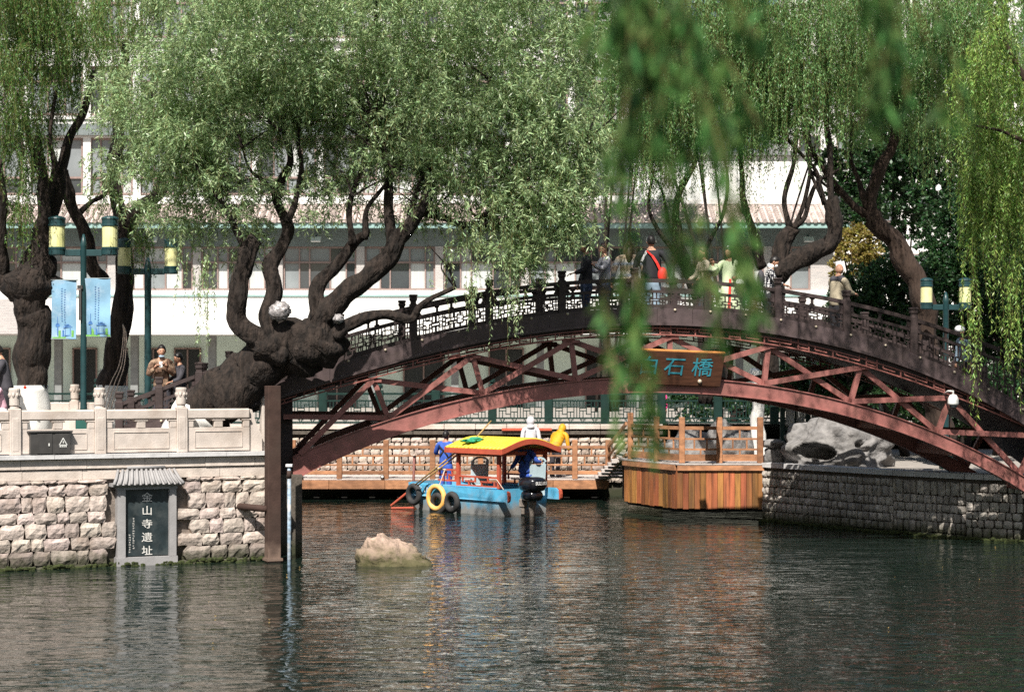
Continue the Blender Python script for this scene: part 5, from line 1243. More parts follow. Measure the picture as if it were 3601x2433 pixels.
person('long brown haired person in striped beige and blue sweater, back to the camera', onb(2212,1.3), D(176), 1.66, arms=((Vv((.10,.02,-.26)),Vv((.03,-.04,-.22))),(Vv((-.10,.02,-.26)),Vv((-.03,-.04,-.22)))), top='c_stripe', bottom='c_charcoal', hair='hair_brown', hstyle='long', wide=1.3, thick=1.1)
person('person in black top with red shoulder bag and strap, back to the camera', onb(2290,1.2), D(184), 1.78, arms=((Vv((.10,.02,-.26)),Vv((.0,-.1,-.20))),(Vv((-.14,.02,-.24)),Vv((.03,-.06,-.22)))), top='c_black', bottom='c_jeans', extra=strap, wide=1.35, thick=1.1)
person('smiling person in cream cardigan with tied back hair, facing left on the bridge', onb(2474,1.5), D(-72), 1.62, arms=((Vv((.05,-.08,-.26)),Vv((-.02,-.18,-.12))),(Vv((-.05,-.08,-.26)),Vv((.02,-.2,-.10)))), top='c_cream', bottom='c_charcoal', hstyle='tail', hair='hair_brown', wide=1.05)
def han(t, J):
    k = J['k']; b = MB(); b.sphere(J['hl']((-.02,.02,.125)), (.035,.03,.022), 8, 6); b.build('hair_flower', M['c_white'], t, smooth=True)
    b = MB(); b.prism([J['up']((.02,-.16,1.06)),J['up']((.07,-.16,1.06)),J['lo']((.08,-.31,.38)),J['lo']((.02,-.31,.38))], (0,-.012,0)); b.build('red_ribbon', M['c_red'], t)
    for w, e in ((J['wL'],J['eL']),(J['wR'],J['eR'])): b = MB(); b.tube([e, e.lerp(w,.5), w+Vv((0,.02,-.06))], [.075*k,.10*k,.13*k], 12); b.build('wide_sleeve', M['c_green'], t, smooth=True)
    b = MB(); b.sphere(J['wL']+Vv((.06,-.02,-.14)), (.10,.06,.09), 10, 8); b.build('white_bag', M['c_white'], t, smooth=True)
person('long haired person in pale green wide sleeved robe with red ribbon and white hair flower', onb(2566,1.2), D(-18), 1.66, arms=((Vv((.07,-.08,-.25)),Vv((-.06,-.18,-.04))),(Vv((-.12,-.05,-.24)),Vv((-.02,-.12,.22)))), top='c_green', bottom='c_green', hstyle='long', skirt='c_green', extra=han, head=(-.35,.1), wide=1.15)
def ph11(t, J):
    mask(t, J); b = MB(); b.sphere(J['up']((-.0,.19,1.2)), (.13,.08,.2), 12, 10); b.build('backpack', M['c_charcoal'], t, smooth=True)
    b = MB(); b.tube([J['hl']((-.05,-.02,-.12)),J['hl']((.06,.06,-.12))],[.06,.07],8); b.build('white_collar', M['c_white'], t, smooth=True)
person('masked person in black and white dotted sleeves looking down beside the bare willow limb', onb(2700,1.4), D(80), 1.62, lean=.15, arms=((Vv((.05,-.12,-.24)),Vv((-.03,-.2,-.06))),(Vv((-.05,-.12,-.24)),Vv((.03,-.2,-.06)))), top='c_dots', bottom='c_black', head=(0,.4), extra=ph11, wide=1.05)
def bald(t, J):
    k = J['k']; me = skin_mesh([J['up']((0,.01,1.33)),J['up']((0,.012,1.44)),J['shL'],J['shR']], [(.205*k,.165*k),(.09*k,.085*k),.088*k,.088*k], [(0,1),(1,2),(1,3)], 'dark_yoke', M['c_charcoal'], root=1); o = bpy.data.objects.new('dark_yoke', me); COL.objects.link(o); o.parent = t
    b = MB(); b.box(J['up']((.12,.175,1.27)), (.045,.012,.04)); b.build('patch', M['c_white'], t)
person('bald man in khaki jacket with dark shoulders leaning by the railing post', onb(2945,.75), D(128), 1.70, lean=.05, arms=((Vv((.06,-.10,-.25)),Vv((-.08,-.18,.0))),(Vv((-.07,-.08,-.26)),Vv((.05,-.18,-.02)))), top='c_khaki', bottom='c_black', hstyle='bald', hair=None, extra=bald, wide=1.15, thick=1.15)
def cap(t, J):
    b = MB(); b.sphere(J['hl']((0,.01,.05)), (.10,.12,.085), 12, 8); b.build('white_cap', M['c_white'], t, smooth=True)
person('person in white cap and pale jacket half hidden by yellow green willow strands', onb(3405,1.3), D(-60), 1.62, lean=.3, top='c_jeans', bottom='c_black', head=(0,.3), extra=cap)
person('person in bright pink top walking behind the green railing under the name board', Vv((X_(2330,60),60,2.055)), D(-60), 1.35, legs='walk', top='c_hotpink', bottom='c_navy', arms=None)
# boat crew and people on the jetty
def vest(t, J):
    k = J['k']; b = MB(); b.torus(J['nb']+Vv((0,0,.03)), .10*k, .038*k, (0,0,1), 18, 8); b.build('life_vest_collar', M['c_red'], t, smooth=True)
    b = MB()
    for s in (-1,1): b.beam(J['up']((s*.13,.135,1.36)), J['up']((-s*.12,.14,1.10)), .012,.035, up=(1,0,0))
    b.build('harness', M['c_black'], t)
wv = at(1567,1751,51.2)
person('standing boat worker in blue overalls and red life vest holding the bamboo poles', (wv.x,51.2,.32), D(160), 1.66, arms=((Vv((.10,-.06,-.24)),Vv((.04,-.2,-.02))),(Vv((-.10,-.06,-.24)),Vv((-.10,-.2,.02)))), skin='skin_dark', top='c_blue', bottom='c_blue', extra=vest, wide=1.2, thick=1.1)
sv = at(1848,1700,50.0)
person('seated boat worker in blue overalls and red life vest steering beside the motor', (sv.x-.02,49.75,.62), D(140), 1.66, legs='sit', lean=.12, arms=((Vv((.10,.02,-.25)),Vv((.10,.12,-.20))),(Vv((-.10,-.06,-.24)),Vv((0,-.2,-.02)))), skin='skin_dark', top='c_blue', bottom='c_blue', extra=vest, wide=1.2, thick=1.1)
person('person in pale grey hooded top standing on the jetty behind the boat canopy', (X_(1866,55.6),55.6,.605), D(185), 1.62, top='c_pale', bottom='c_black', hood='c_pale', hair=None, hstyle='bald', wide=1.2)
person('person in dirty yellow hooded jacket bending over on the jetty', (X_(1952,55.5),55.5,.605), D(150), 1.58, lean=.75, top='c_yellow', bottom='c_charcoal', hood='c_yellow', hair=None, hstyle='bald', wide=1.35, thick=1.3)
# ------------------------------------------------------------------ trees
def limb(mb, pts, r0, r1, n=10, seed=0, jit=.12, sub=5, gnarl=.0):
    sub = 9 if r0 > .14 else sub; n = 26 if r0 > .14 else n
    P = catmull(pts, sub); k = len(P); rr = [r0+(r1-r0)*(i/(k-1))**.85 for i in range(k)]; rg = random.Random(seed)
    out = []
    for i, p in enumerate(P):
        j = Vector(p); s = rr[i]; q = j+Vector((noise.noise(j*1.7+Vector((seed,0,0))), noise.noise(j*1.7+Vector((0,seed,5))), noise.noise(j*1.7+Vector((9,0,seed)))))*(s*.5+gnarl)*(1 if 0 < i < k-1 else 0)
        out.append(q); rr[i] = s*(1+.22*noise.noise(j*2.6+Vector((seed,3,1))))
    mb.tube(out, rr, n, True, jit, seed); return out, rr
def px3(l, Y, dY=0.0):    # list of photograph points with depth Y (+ drift along the limb)
    n = len(l); return [at(p[0],p[1],Y+dY*i/max(1,n-1)+(p[2] if len(p) > 2 else 0)) for i, p in enumerate(l)]

def strands(name, parent, starts, leaf, twig, rng, leaflen=.085, leafw=.018, per_m=34, droop=(.8,1.0), L=(.8,1.6), out=.35, sway=.05, twr=.004, spread=.9):
    """hanging willow shoots: starts = array (n,3); returns one crown mesh of single leaves and one of twigs"""
    S = np.asarray(starts, float); n = len(S)
    ln = rng.uniform(L[0], L[1], n); dr = rng.uniform(droop[0], droop[1], n); az = rng.uniform(0, 2*np.pi, n)
    d = np.stack([np.cos(az)*out, np.sin(az)*out, rng.uniform(.0,.55,n)], 1); ph = rng.uniform(0, 6.28, (n,2))
    def pos(idx, s):
        l = ln[idx]; D_ = dr[idx]; p = S[idx]+(d[idx]*(s*(1-.45*s))[:,None])*l[:,None]
        p[:,2] -= l*D_*s**1.35; p[:,0] += sway*np.sin(s*4+ph[idx,0])*s; p[:,1] += sway*np.sin(s*4+ph[idx,1])*s; return p
    cnt = np.maximum(4, (ln*per_m).astype(int)); idx = np.repeat(np.arange(n), cnt); m = len(idx)
    s = rng.uniform(.04, 1, m); P = pos(idx, s); T = pos(idx, np.minimum(s+.03,1.03))-P; T /= np.linalg.norm(T, axis=1)[:,None]+1e-9
    a = rng.normal(size=(m,3)); a -= T*(a*T).sum(1)[:,None]; a /= np.linalg.norm(a,axis=1)[:,None]+1e-9
    k = rng.uniform(.35, spread, m)[:,None]; dirs = T*(1-k*.35)+a*k; dirs /= np.linalg.norm(dirs,axis=1)[:,None]
    w = np.cross(dirs, rng.normal(size=(m,3))); w /= np.linalg.norm(w,axis=1)[:,None]+1e-9
    l = leaflen*rng.uniform(.55,1.2,m)[:,None]; ww = leafw*rng.uniform(.7,1.25,m)[:,None]; nrm = np.cross(dirs,w)
    V = np.stack([P, P+dirs*l*.45+w*ww*.5+nrm*l*.05, P+dirs*l, P+dirs*l*.45-w*ww*.5+nrm*l*.05], 1).reshape(-1,3)
    me = bpy.data.meshes.new(name); me.vertices.add(m*4); me.vertices.foreach_set('co', (V-np.array(offs(parent))).ravel()); me.loops.add(m*4); me.loops.foreach_set('vertex_index', np.arange(m*4)); me.polygons.add(m); me.polygons.foreach_set('loop_start', np.arange(m)*4); me.polygons.foreach_set('loop_total', np.full(m,4)); me.materials.append(leaf); me.update(calc_edges=True)
    o = bpy.data.objects.new(name, me); COL.objects.link(o); o.parent = parent
    if twig is not None:
        K = 2; ss = np.linspace(0,1,K+1); rings = []
        for j, sv in enumerate(ss):
            p = pos(np.arange(n), np.full(n, sv)); r = twr*(1-.6*sv)
            for q in range(3): th = 2*np.pi*q/3; rings.append(p+np.array([np.cos(th)*r, np.sin(th)*r, 0]))
        R = np.stack(rings, 1); nv = 3*(K+1); V = R.reshape(-1,3); base = (np.arange(n)*nv)[:,None]
        f = []
        for j in range(K):
            for q in range(3): f.append([j*3+q, j*3+(q+1)%3, j*3+3+(q+1)%3, j*3+3+q])
        f = np.array(f).reshape(1,-1)+base; f = f.reshape(-1); nf = len(f)//4
        me = bpy.data.meshes.new('twigs'); me.vertices.add(len(V)); me.vertices.foreach_set('co', (V-np.array(offs(parent))).ravel()); me.loops.add(len(f)); me.loops.foreach_set('vertex_index', f); me.polygons.add(nf); me.polygons.foreach_set('loop_start', np.arange(nf)*4); me.polygons.foreach_set('loop_total', np.full(nf,4)); me.materials.append(twig); me.update(calc_edges=True)
        o2 = bpy.data.objects.new('twigs', me); COL.objects.link(o2); o2.parent = parent; o2['kind'] = 'stuff'
    return o
def blob(rng, px, py, Y, rx, ry, rY, n):
    """n start points in an ellipsoid seen at (px,py); rx, ry in photograph pixels at distance Y, rY metres deep; clumped so that gaps show"""
    c = np.array(at(px,py,Y)); s = Y/F; nc = max(3, n//9)
    g = rng.normal(size=(nc,3)); g /= np.linalg.norm(g,axis=1)[:,None]; g *= (rng.uniform(0,1,nc)**(1/2.6))[:,None]
    i = rng.integers(0,nc,n); p = g[i]+rng.normal(size=(n,3))*np.array([.13,.2,.13])*.7
    return c+p*np.array([rx*s, rY, ry*s])
NR = lambda s: np.random.default_rng(s)

# T1 leftmost willow and the one just right of it: dark, long hanging shoots
def willow(name_label, base, group='willows'):
    return thing('willow_tree', name_label, 'tree', tuple(base), group)
def paint_base(parent, pts, r, n=14, seed=0):
    mb = MB(); P = catmull(pts, 4); mb.tube(P, [r*(1.14-.12*i/(len(P)-1)) for i in range(len(P))], n, True, .10, seed); mb.build('painted_base', M['white_paint'], parent, smooth=True)
Y1 = 39.4
t1 = willow('leftmost willow with thick burl and whitewashed foot, at the left edge of the island', (X_(112,Y1),Y1,2.25))
tb = MB()
limb(tb, px3([(112,1512),(110,1400),(112,1250),(108,1130),(112,1050),(100,985)],Y1), .31, .36, 16, 1, .10)
tb.sphere(at(105,1000,Y1), (.62,.5,.42), 22, 14, lambda d: .92+.30*noise.noise(d*2.1))
limb(tb, px3([(80,1010),(20,985),(-30,960),(-50,850),(-40,700)],Y1), .26, .12, 10, 2)
limb(tb, px3([(140,980),(165,930),(150,890),(140,820),(165,760),(160,690),(150,600),(130,480)],Y1), .27, .08, 12, 3)
limb(tb, px3([(75,1000),(110,920),(140,860),(170,790),(205,660),(225,560),(250,470),(300,380),(330,250)],Y1,1.0), .22, .05, 10, 4)
limb(tb, px3([(0,1000),(12,900),(0,820),(8,700),(-5,560)],Y1,-.8), .16, .07, 10, 5)
limb(tb, px3([(150,620),(120,560),(100,470),(60,330)],Y1), .08, .03, 7, 6); limb(tb, px3([(165,700),(190,600),(175,480),(200,300)],Y1), .08, .03, 7, 7)
tb.build('trunk', M['bark'], t1, smooth=True)
paint_base(t1, px3([(112,1525),(112,1440),(111,1355)],Y1), .325, seed=1)
rg = NR(1); S = np.concatenate([blob(rg,60,-60,Y1,230,150,2.2,700), blob(rg,60,240,Y1,190,190,2.0,520), blob(rg,230,100,Y1+.5,170,190,1.8,420), blob(rg,60,480,Y1,130,150,1.6,230), blob(rg,70,700,Y1-.5,95,110,1.1,70)])
strands('crown', t1, S, M['leaf_deep'], M['twig'], rg, L=(.7,1.5), per_m=32, leaflen=.08, leafw=.019)
Y2 = 43.7
t2 = willow('straight-stemmed dark willow with whitewashed foot and coiled rope, behind the sky blue banner', (X_(395,Y2),Y2,2.25))
tb = MB()
limb(tb, px3([(388,1512),(395,1400),(408,1250),(425,1120),(440,1010),(440,900),(425,780),(412,700),(405,600),(420,450),(430,300),(440,150)],Y2), .29, .09, 14, 11, .10)
limb(tb, px3([(360,985),(325,920),(300,830),(265,740),(235,660),(225,600)],Y2,-.6), .17, .10, 10, 12)
limb(tb, px3([(440,800),(490,740),(540,690),(580,610),(600,520),(580,430)],Y2), .18, .05, 9, 13); limb(tb, px3([(470,760),(520,720),(560,700),(600,650)],Y2), .10, .03, 8, 14)
limb(tb, px3([(270,760),(320,710),(360,690),(385,660),(440,640)],Y2), .07, .03, 7, 15); limb(tb, px3([(420,600),(480,500),(520,400),(540,250)],Y2), .08, .03, 7, 16)
tb.build('trunk', M['bark'], t2, smooth=True)
paint_base(t2, px3([(388,1520),(392,1440),(396,1355)],Y2), .33, seed=2)
mb = MB()
for k in range(3): mb.tube(catmull(px3([(365+k*12,1440),(388+k*14,1350),(420+k*9,1280),(434+k*5,1180),(432,1140)],Y2-.42),4), .011, 5)
mb.build('rope', M['rope'], t2, smooth=True)
rg = NR(2); S = np.concatenate([blob(rg,420,20,Y2,260,150,2.2,560), blob(rg,430,260,Y2+.5,210,150,1.8,260), blob(rg,560,480,Y2+.6,160,150,1.6,230), blob(rg,300,640,Y2,130,70,1.2,60), blob(rg,500,800,Y2-.6,60,60,.8,60), blob(rg,640,-40,Y2,300,130,2.0,420)])
strands('crown', t2, S, M['leaf_deep'], M['twig'], rg, L=(.5,1.25), per_m=32, leaflen=.08, leafw=.018)

# T3 the leaning willow in the middle
Y3 = 38.25
t3 = willow('massive dark leaning willow with whitewashed foot, arching over the left end of the bridge', (X_(690,Y3),Y3,2.25))
tb = MB()
limb(tb, px3([(670,1530),(720,1450),(800,1370),(900,1300),(1000,1250),(1090,1215)],Y3,-.55), .50, .47, 20, 21, .13)
tb.sphere(at(1110,1210,37.7), (.62,.5,.52), 26, 16, lambda d: .9+.33*noise.noise(d*2.2+Vector((4,0,0))))
tb.sphere(at(960,1220,37.7), (.5,.42,.34), 20, 12, lambda d: .9+.33*noise.noise(d*2.3+Vector((1,7,0))))
YT = 37.6
limb(tb, px3([(1000,1250),(910,1190),(845,1140),(832,1060),(845,980),(870,900),(900,840)],YT), 0.218, 0.143, 12, 22)
limb(tb, px3([(872,900),(840,830),(805,760),(760,690),(720,640),(680,560)],YT,-.4), 0.084, 0.025, 8, 23)
limb(tb, px3([(970,1220),(945,1120),(960,1010),(950,940),(990,870),(1010,800),(975,700),(985,640),(1020,560),(1000,460),(985,360)],YT,.7), 0.193, 0.042, 12, 24)
limb(tb, px3([(1010,780),(1040,700),(1060,600),(1050,480),(1090,330)],YT,.6), 0.076, 0.025, 8, 25)
limb(tb, px3([(985,700),(930,640),(880,600),(850,520)],YT,.2), 0.059, 0.017, 7, 26)
limb(tb, px3([(1110,1210),(1140,1110),(1200,1040),(1290,985),(1370,900),(1410,830),(1450,770),(1500,700),(1510,620)],YT,-.3), 0.252, 0.092, 14, 27)
limb(tb, px3([(1115,1120),(1120,1010),(1180,930),(1240,860),(1300,820)],YT,.3), 0.185, 0.067, 12, 28)
limb(tb, px3([(1240,860),(1225,760),(1235,690),(1270,610),(1290,500),(1310,400)],YT,.5), 0.076, 0.025, 8, 29)
limb(tb, px3([(1280,840),(1290,740),(1330,680),(1385,620)],YT,.2), 0.067, 0.025, 8, 30)
limb(tb, px3([(1380,880),(1370,760),(1365,640),(1350,560),(1345,420),(1340,260)],YT,.8), 0.109, 0.034, 9, 31)
limb(tb, px3([(1460,740),(1500,750),(1560,765),(1620,790),(1700,790),(1840,795),(1862,740),(1900,690)],YT,.2), 0.084, 0.034, 9, 32)
limb(tb, px3([(1620,800),(1700,760),(1790,690),(1880,620),(1980,560),(2080,500)],YT,-.3), 0.059, 0.017, 7, 33)
limb(tb, px3([(1440,760),(1475,650),(1540,560),(1600,470),(1690,370),(1720,280)],YT,-.4), 0.067, 0.025, 8, 34)
limb(tb, px3([(1150,1215),(1200,1160),(1280,1115),(1360,1110),(1440,1120),(1470,1080),(1520,1045),(1600,1010)],YT-.1,-.4), 0.143, 0.042, 11, 35)
limb(tb, px3([(1180,1190),(1240,1130),(1270,1105)],YT-.2), 0.084, 0.059, 9, 36)
rr_ = random.Random(33)
for (px,py) in ((760,690),(850,520),(990,460),(1090,330),(1310,400),(1385,620),(1345,420),(1510,620),(1720,280),(1900,690),(2060,500),(1240,690),(1500,750),(1600,470),(1600,1010),(1700,790),(680,560),(1350,560)):
    for k in range(3):
        a_ = rr_.uniform(-1.2,1.2); l_ = rr_.uniform(110,230); q = (px+math.sin(a_)*l_, py-math.cos(a_)*l_*.8); m_ = ((px+q[0])/2+rr_.uniform(-25,25), (py+q[1])/2+rr_.uniform(-25,10))
        limb(tb, px3([(px,py),m_,q],YT+rr_.uniform(-.3,.3),rr_.uniform(-.5,.8)), .028, .008, 5, int(px)+k)
tb.build('trunk', M['bark'], t3, smooth=True)
paint_base(t3, px3([(648,1560),(690,1480),(716,1452)],Y3), .50, 18, 3)
mb = MB(); 
for (px,py,r_) in ((983,1094,.20),(1190,1122,.10)):
    mb = MB()
    mb.sphere(at(px,py,37.32), (r_*1.15,.16,r_), 26, 18, lambda d: .88+.22*noise.noise(d*3+Vector((px,0,0)))+.16*noise.noise(d*8))
    mb.build('plastic_wrap', M['plastic_film'], t3, smooth=True)
rg = NR(3)
_b = blob
blob = lambda r_, a, b_, c, d, e, f, g: _b(r_, a, b_, c, d, e, f, int(g*1.35))
S = np.concatenate([blob(rg,560,330,Y3,220,190,2.0,420), blob(rg,800,200,Y3,260,200,2.4,780), blob(rg,1100,180,Y3,300,220,2.4,900), blob(rg,1450,170,Y3,300,210,2.4,900), blob(rg,1800,160,Y3,300,240,2.2,950),
    blob(rg,700,480,Y3,200,140,1.8,420), blob(rg,1000,-80,Y3,600,120,2.5,800), blob(rg,1650,-90,Y3,500,120,2.5,650), blob(rg,1080,330,Y3,230,120,1.9,330), blob(rg,1500,380,Y3-.4,230,110,1.8,330), blob(rg,1880,420,Y3-.6,230,200,1.6,620),
    blob(rg,780,620,Y3-.3,130,110,1.1,130), blob(rg,900,600,Y3-.3,120,110,1.1,110), blob(rg,1250,480,Y3+.3,180,100,1.1,150), blob(rg,1480,560,Y3-.4,150,70,1.0,80), blob(rg,1900,680,Y3-.6,200,120,1.2,260), blob(rg,1760,640,Y3-.6,120,140,1.0,150), blob(rg,620,560,Y3-.3,170,110,1.3,170), blob(rg,1600,540,Y3-.4,200,120,1.2,260), blob(rg,1250,330,Y3,320,110,1.6,300), blob(rg,2020,560,Y3-.6,140,170,1.2,260), blob(rg,1750,420,Y3-.3,200,130,1.4,260), blob(rg,900,380,Y3,260,110,1.5,240), blob(rg,560,690,Y3-.2,110,70,.9,60), blob(rg,430,560,Y3,110,90,1,60), blob(rg,650,790,Y3,130,80,1,60), blob(rg,820,760,Y3-.3,140,100,1,90), blob(rg,1150,580,Y3,170,120,1.2,150), blob(rg,1350,560,Y3,160,100,1.2,130), blob(rg,1560,680,Y3-.4,160,110,1.1,170), blob(rg,1700,800,Y3-.5,120,100,1.0,100), blob(rg,1850,840,Y3-.7,110,120,1.0,150), blob(rg,1980,760,Y3-.7,110,160,1.0,170), blob(rg,1250,720,Y3-.3,220,60,1.0,45)])
strands('crown', t3, S, M['leaf_sage'], M['twig'], rg, L=(.35,1.0), per_m=32, droop=(.3,.95), out=.75, leaflen=.118, leafw=.022, sway=.09, spread=1.2)
blob = _b
rg = NR(4)
def hang(lst, rng, n=5, wpx=18, wy=.25):
    S, Ls = [], []
    for (px, y0, y1, Y) in lst:
        for k in range(n):
            q = at(px+rng.normal()*wpx, y0+rng.uniform(-25,40), Y+rng.normal()*wy); S.append(q); Ls.append((y1-y0)/F*Y*rng.uniform(.55,1.05))
    return np.array(S), np.array(Ls)
def hanging(parent, lst, rng, leaf, n=5, wpx=18, **kw):
    S, Ls = hang(lst, rng, n, wpx); kw = dict(dict(out=.08, droop=(.97,1.0), per_m=30, leaflen=.085, leafw=.019, sway=.06, twig=M['twig']), **kw); tw = kw.pop('twig')
    # one call per length class keeps the shoots at their own length
    o = None
    order = np.argsort(Ls)
    for ch in np.array_split(order, 3):
        if len(ch): strands('hanging_shoots', parent, S[ch], leaf, tw, rng, L=(Ls[ch].min(), Ls[ch].max()+.01), **kw)['kind'] = 'stuff'
hanging(t3, [(660,860,1180,37.7),(710,900,1240,37.7),(740,900,1160,37.7),(640,820,1060,37.7),(1660,760,1080,37.0),(1790,760,1130,37.0),(1640,980,1160,37.0),(1655,990,1110,37.0),(1770,930,1190,37.0),(1800,960,1230,37.0),(1820,1000,1200,36.9),(1560,880,1180,37.1),(1590,700,980,37.2),(1700,620,900,37.2),(730,880,1200,37.6),(690,980,1220,37.7),(820,860,1190,37.6),(600,700,830,38),(760,650,900,38),(1950,560,900,37.4),(1830,760,1020,37.2),(1900,640,930,37.2),(1740,720,980,37.2),(1080,560,760,37.5),(880,700,860,37.6),(1990,600,960,37.3),(1440,640,800,37.5),(1540,680,830,37.3)], rg, M['leaf_sage'], 4, 16)

# willows beyond the bridge on the right
def tree_right(label, limbs, Y, blobs, seed, leaf, L, bark='bark', per_m=30, leaflen=.095, group='willows', hangs=None, nh=4, dens=1.0, leafw=.021):
    base = at(limbs[0][0][0][0], limbs[0][0][0][1], Y); base.z = 1.3; t = willow(label, base, group); tb = MB()
    for i, (pts, r0, r1) in enumerate(limbs): limb(tb, px3(pts, Y), r0, r1, 12 if r0 > .12 else 8, seed*20+i, .11)
    tb.build('trunk', M[bark], t, smooth=True); rg = NR(seed+50)
    if blobs:
        S = np.concatenate([blob(rg, a,b_,Y+c,d,e,f,int(g*dens)) for a,b_,c,d,e,f,g in blobs]); strands('crown', t, S, M[leaf], M['twig'], rg, L=L, per_m=per_m, leaflen=leaflen, leafw=leafw, out=.25)
    if hangs: hanging(t, hangs, rg, M[leaf], nh, 24, per_m=per_m, leaflen=leaflen)
    return t
Y4 = 45.5
t4 = tree_right('willow behind the bridge with one thick dark limb sweeping right above the khaki jacket', [
    ([(2700,1420),(2712,1200),(2722,1050),(2725,990),(2740,950)], .20, .20),
    ([(2740,965),(2790,915),(2850,890),(2915,865),(2940,820),(2935,760),(2920,700)], .23, .17),
    ([(2730,960),(2745,880),(2765,830),(2790,800)], .20, .15),
    ([(2925,740),(2918,640),(2920,540),(2905,440),(2910,300),(2890,120)], .10, .04),
    ([(2900,720),(2880,650),(2860,590),(2760,480),(2720,390)], .07, .03),
    ([(2790,800),(2830,770),(2850,700),(2880,640),(2960,590)], .09, .03), ([(2775,800),(2760,700),(2790,580),(2800,440),(2780,250)], .08, .03),
    ([(2790,810),(2830,700),(2850,560),(2840,380)], .06,.03), ([(2900,720),(2850,600),(2840,480),(2880,380)], .05,.02)], Y4,
    [(2600,60,0,330,200,1.8,760),(2850,130,0,300,200,1.8,700),(2700,330,0,260,120,1.5,360),(2500,320,.3,200,150,1.5,330),(2900,-60,0,420,100,2.2,420)], 4, 'leaf_right', (1.2,2.2),
    hangs=[(2330,380,760,Y4),(2440,420,830,Y4),(2540,430,800,Y4-.5),(2620,430,900,Y4-.5),(2640,520,860,Y4),(2690,450,760,Y4),(2830,420,690,Y4),(2980,420,560,Y4),(2400,500,860,Y4),(2760,380,560,Y4)], nh=7)
Y5 = 47.5
t5 = tree_right('tall willow with thick dark trunk leaning left in front of the dark bushes', [
    ([(3320,1560),(3270,1300),(3250,1120),(3210,960),(3150,860),(3090,800),(3060,760)], .29, .22),
    ([(3075,770),(3060,700),(3090,600),(3140,520),(3160,400),(3165,300),(3150,180),(3160,20)], .17, .08),
    ([(3155,400),(3135,330),(3125,240),(3110,120)], .09, .04), ([(3065,760),(3000,720),(2930,640),(2870,560),(2830,470),(2825,400)], .11, .04),
    ([(3050,740),(3020,640),(2990,540),(3000,420)], .08, .03), ([(3040,760),(2970,690),(2900,650),(2850,600)], .06,.03), ([(3165,180),(3240,120),(3320,100),(3370,0)], .05,.02),([(3190,0),(3230,180),(3290,330)],.05,.02)], Y5,
    [(3150,60,0,330,180,2.0,720),(3050,260,.5,190,130,1.4,250),(3340,230,0,230,220,1.8,520),(3500,60,0,300,160,2.0,480),(3450,450,.5,200,150,1.6,330)], 5, 'leaf_right', (1.0,2.0), bark='bark_warm',
    hangs=[(3020,300,560,Y5),(3080,280,520,Y5),(3220,400,700,Y5),(3300,420,760,Y5),(2960,250,480,Y5)], nh=7)
Y6 = 46.5
t6 = tree_right('slender willow behind the bridge crowd with reddish stems between the red bag and cream cardigan', [
    ([(2480,1420),(2470,1200),(2450,1020),(2405,930),(2380,850),(2375,780)], .17, .11),
    ([(2375,780),(2380,700),(2420,620),(2445,560),(2440,480),(2425,330),(2400,150)], .09, .04), ([(2430,960),(2370,880),(2310,800),(2280,720),(2300,600)], .08,.03),
    ([(2680,940),(2660,860),(2640,800),(2620,740),(2610,640),(2605,500)], .14, .05), ([(2440,940),(2500,840),(2545,740),(2560,640),(2540,500)], .06,.03),([(2350,780),(2330,680),(2290,600)],.05,.02)], Y6,
    [(2250,60,0,260,180,1.8,520),(2200,300,0,190,180,1.6,380),(2300,430,.3,170,130,1.3,230)], 6, 'leaf_right', (1.0,2.0), bark='bark',
    hangs=[(2120,430,880,Y6-1),(2180,480,820,Y6-1),(2260,520,800,Y6-1),(2050,450,830,Y6-1.5),(2000,520,850,Y6-1.5),(2230,700,930,Y6)], nh=8)
# the near bright willow at the right edge
Y7 = 39.0
t7 = willow('bright yellow green willow whose long shoots hang down over the right end of the bridge', (X_(3800,Y7),Y7,1.4))
tb = MB(); limb(tb, px3([(3820,1700),(3800,1300),(3760,900),(3720,500),(3680,200),(3600,-50)],Y7), .34, .12, 12, 71); limb(tb, px3([(3740,600),(3640,350),(3560,200),(3480,60)],Y7), .10, .03, 8, 72); limb(tb, px3([(3760,800),(3660,560),(3540,470),(3420,440)],Y7,-.6), .07, .02, 7, 73); tb.build('trunk', M['bark_warm'], t7, smooth=True)
rg = NR(77)
S = np.concatenate([blob(rg,3520,250,Y7,170,220,1.6,300), blob(rg,3560,560,Y7,150,160,1.4,300), blob(rg,3460,600,Y7-.4,110,110,1.1,170), blob(rg,3700,600,Y7,150,400,1.8,420)])
strands('crown', t7, S, M['leaf_bright'], M['twig'], rg, L=(1.0,2.3), per_m=30, out=.15, leaflen=.10, leafw=.021)
hanging(t7, [(3420,850,1450,Y7-.8),(3470,800,1230,Y7-.8),(3430,1000,1550,Y7-.9),(3530,850,1450,Y7-.8),(3560,900,1510,Y7-.9),(3500,800,1180,Y7-.8),(3590,900,1300,Y7-.8),(3545,980,1480,Y7-.9),(3415,1100,1520,Y7-.9)], rg, M['leaf_bright'], 4, 11, per_m=32, leaflen=.10, leafw=.021, sway=.08)
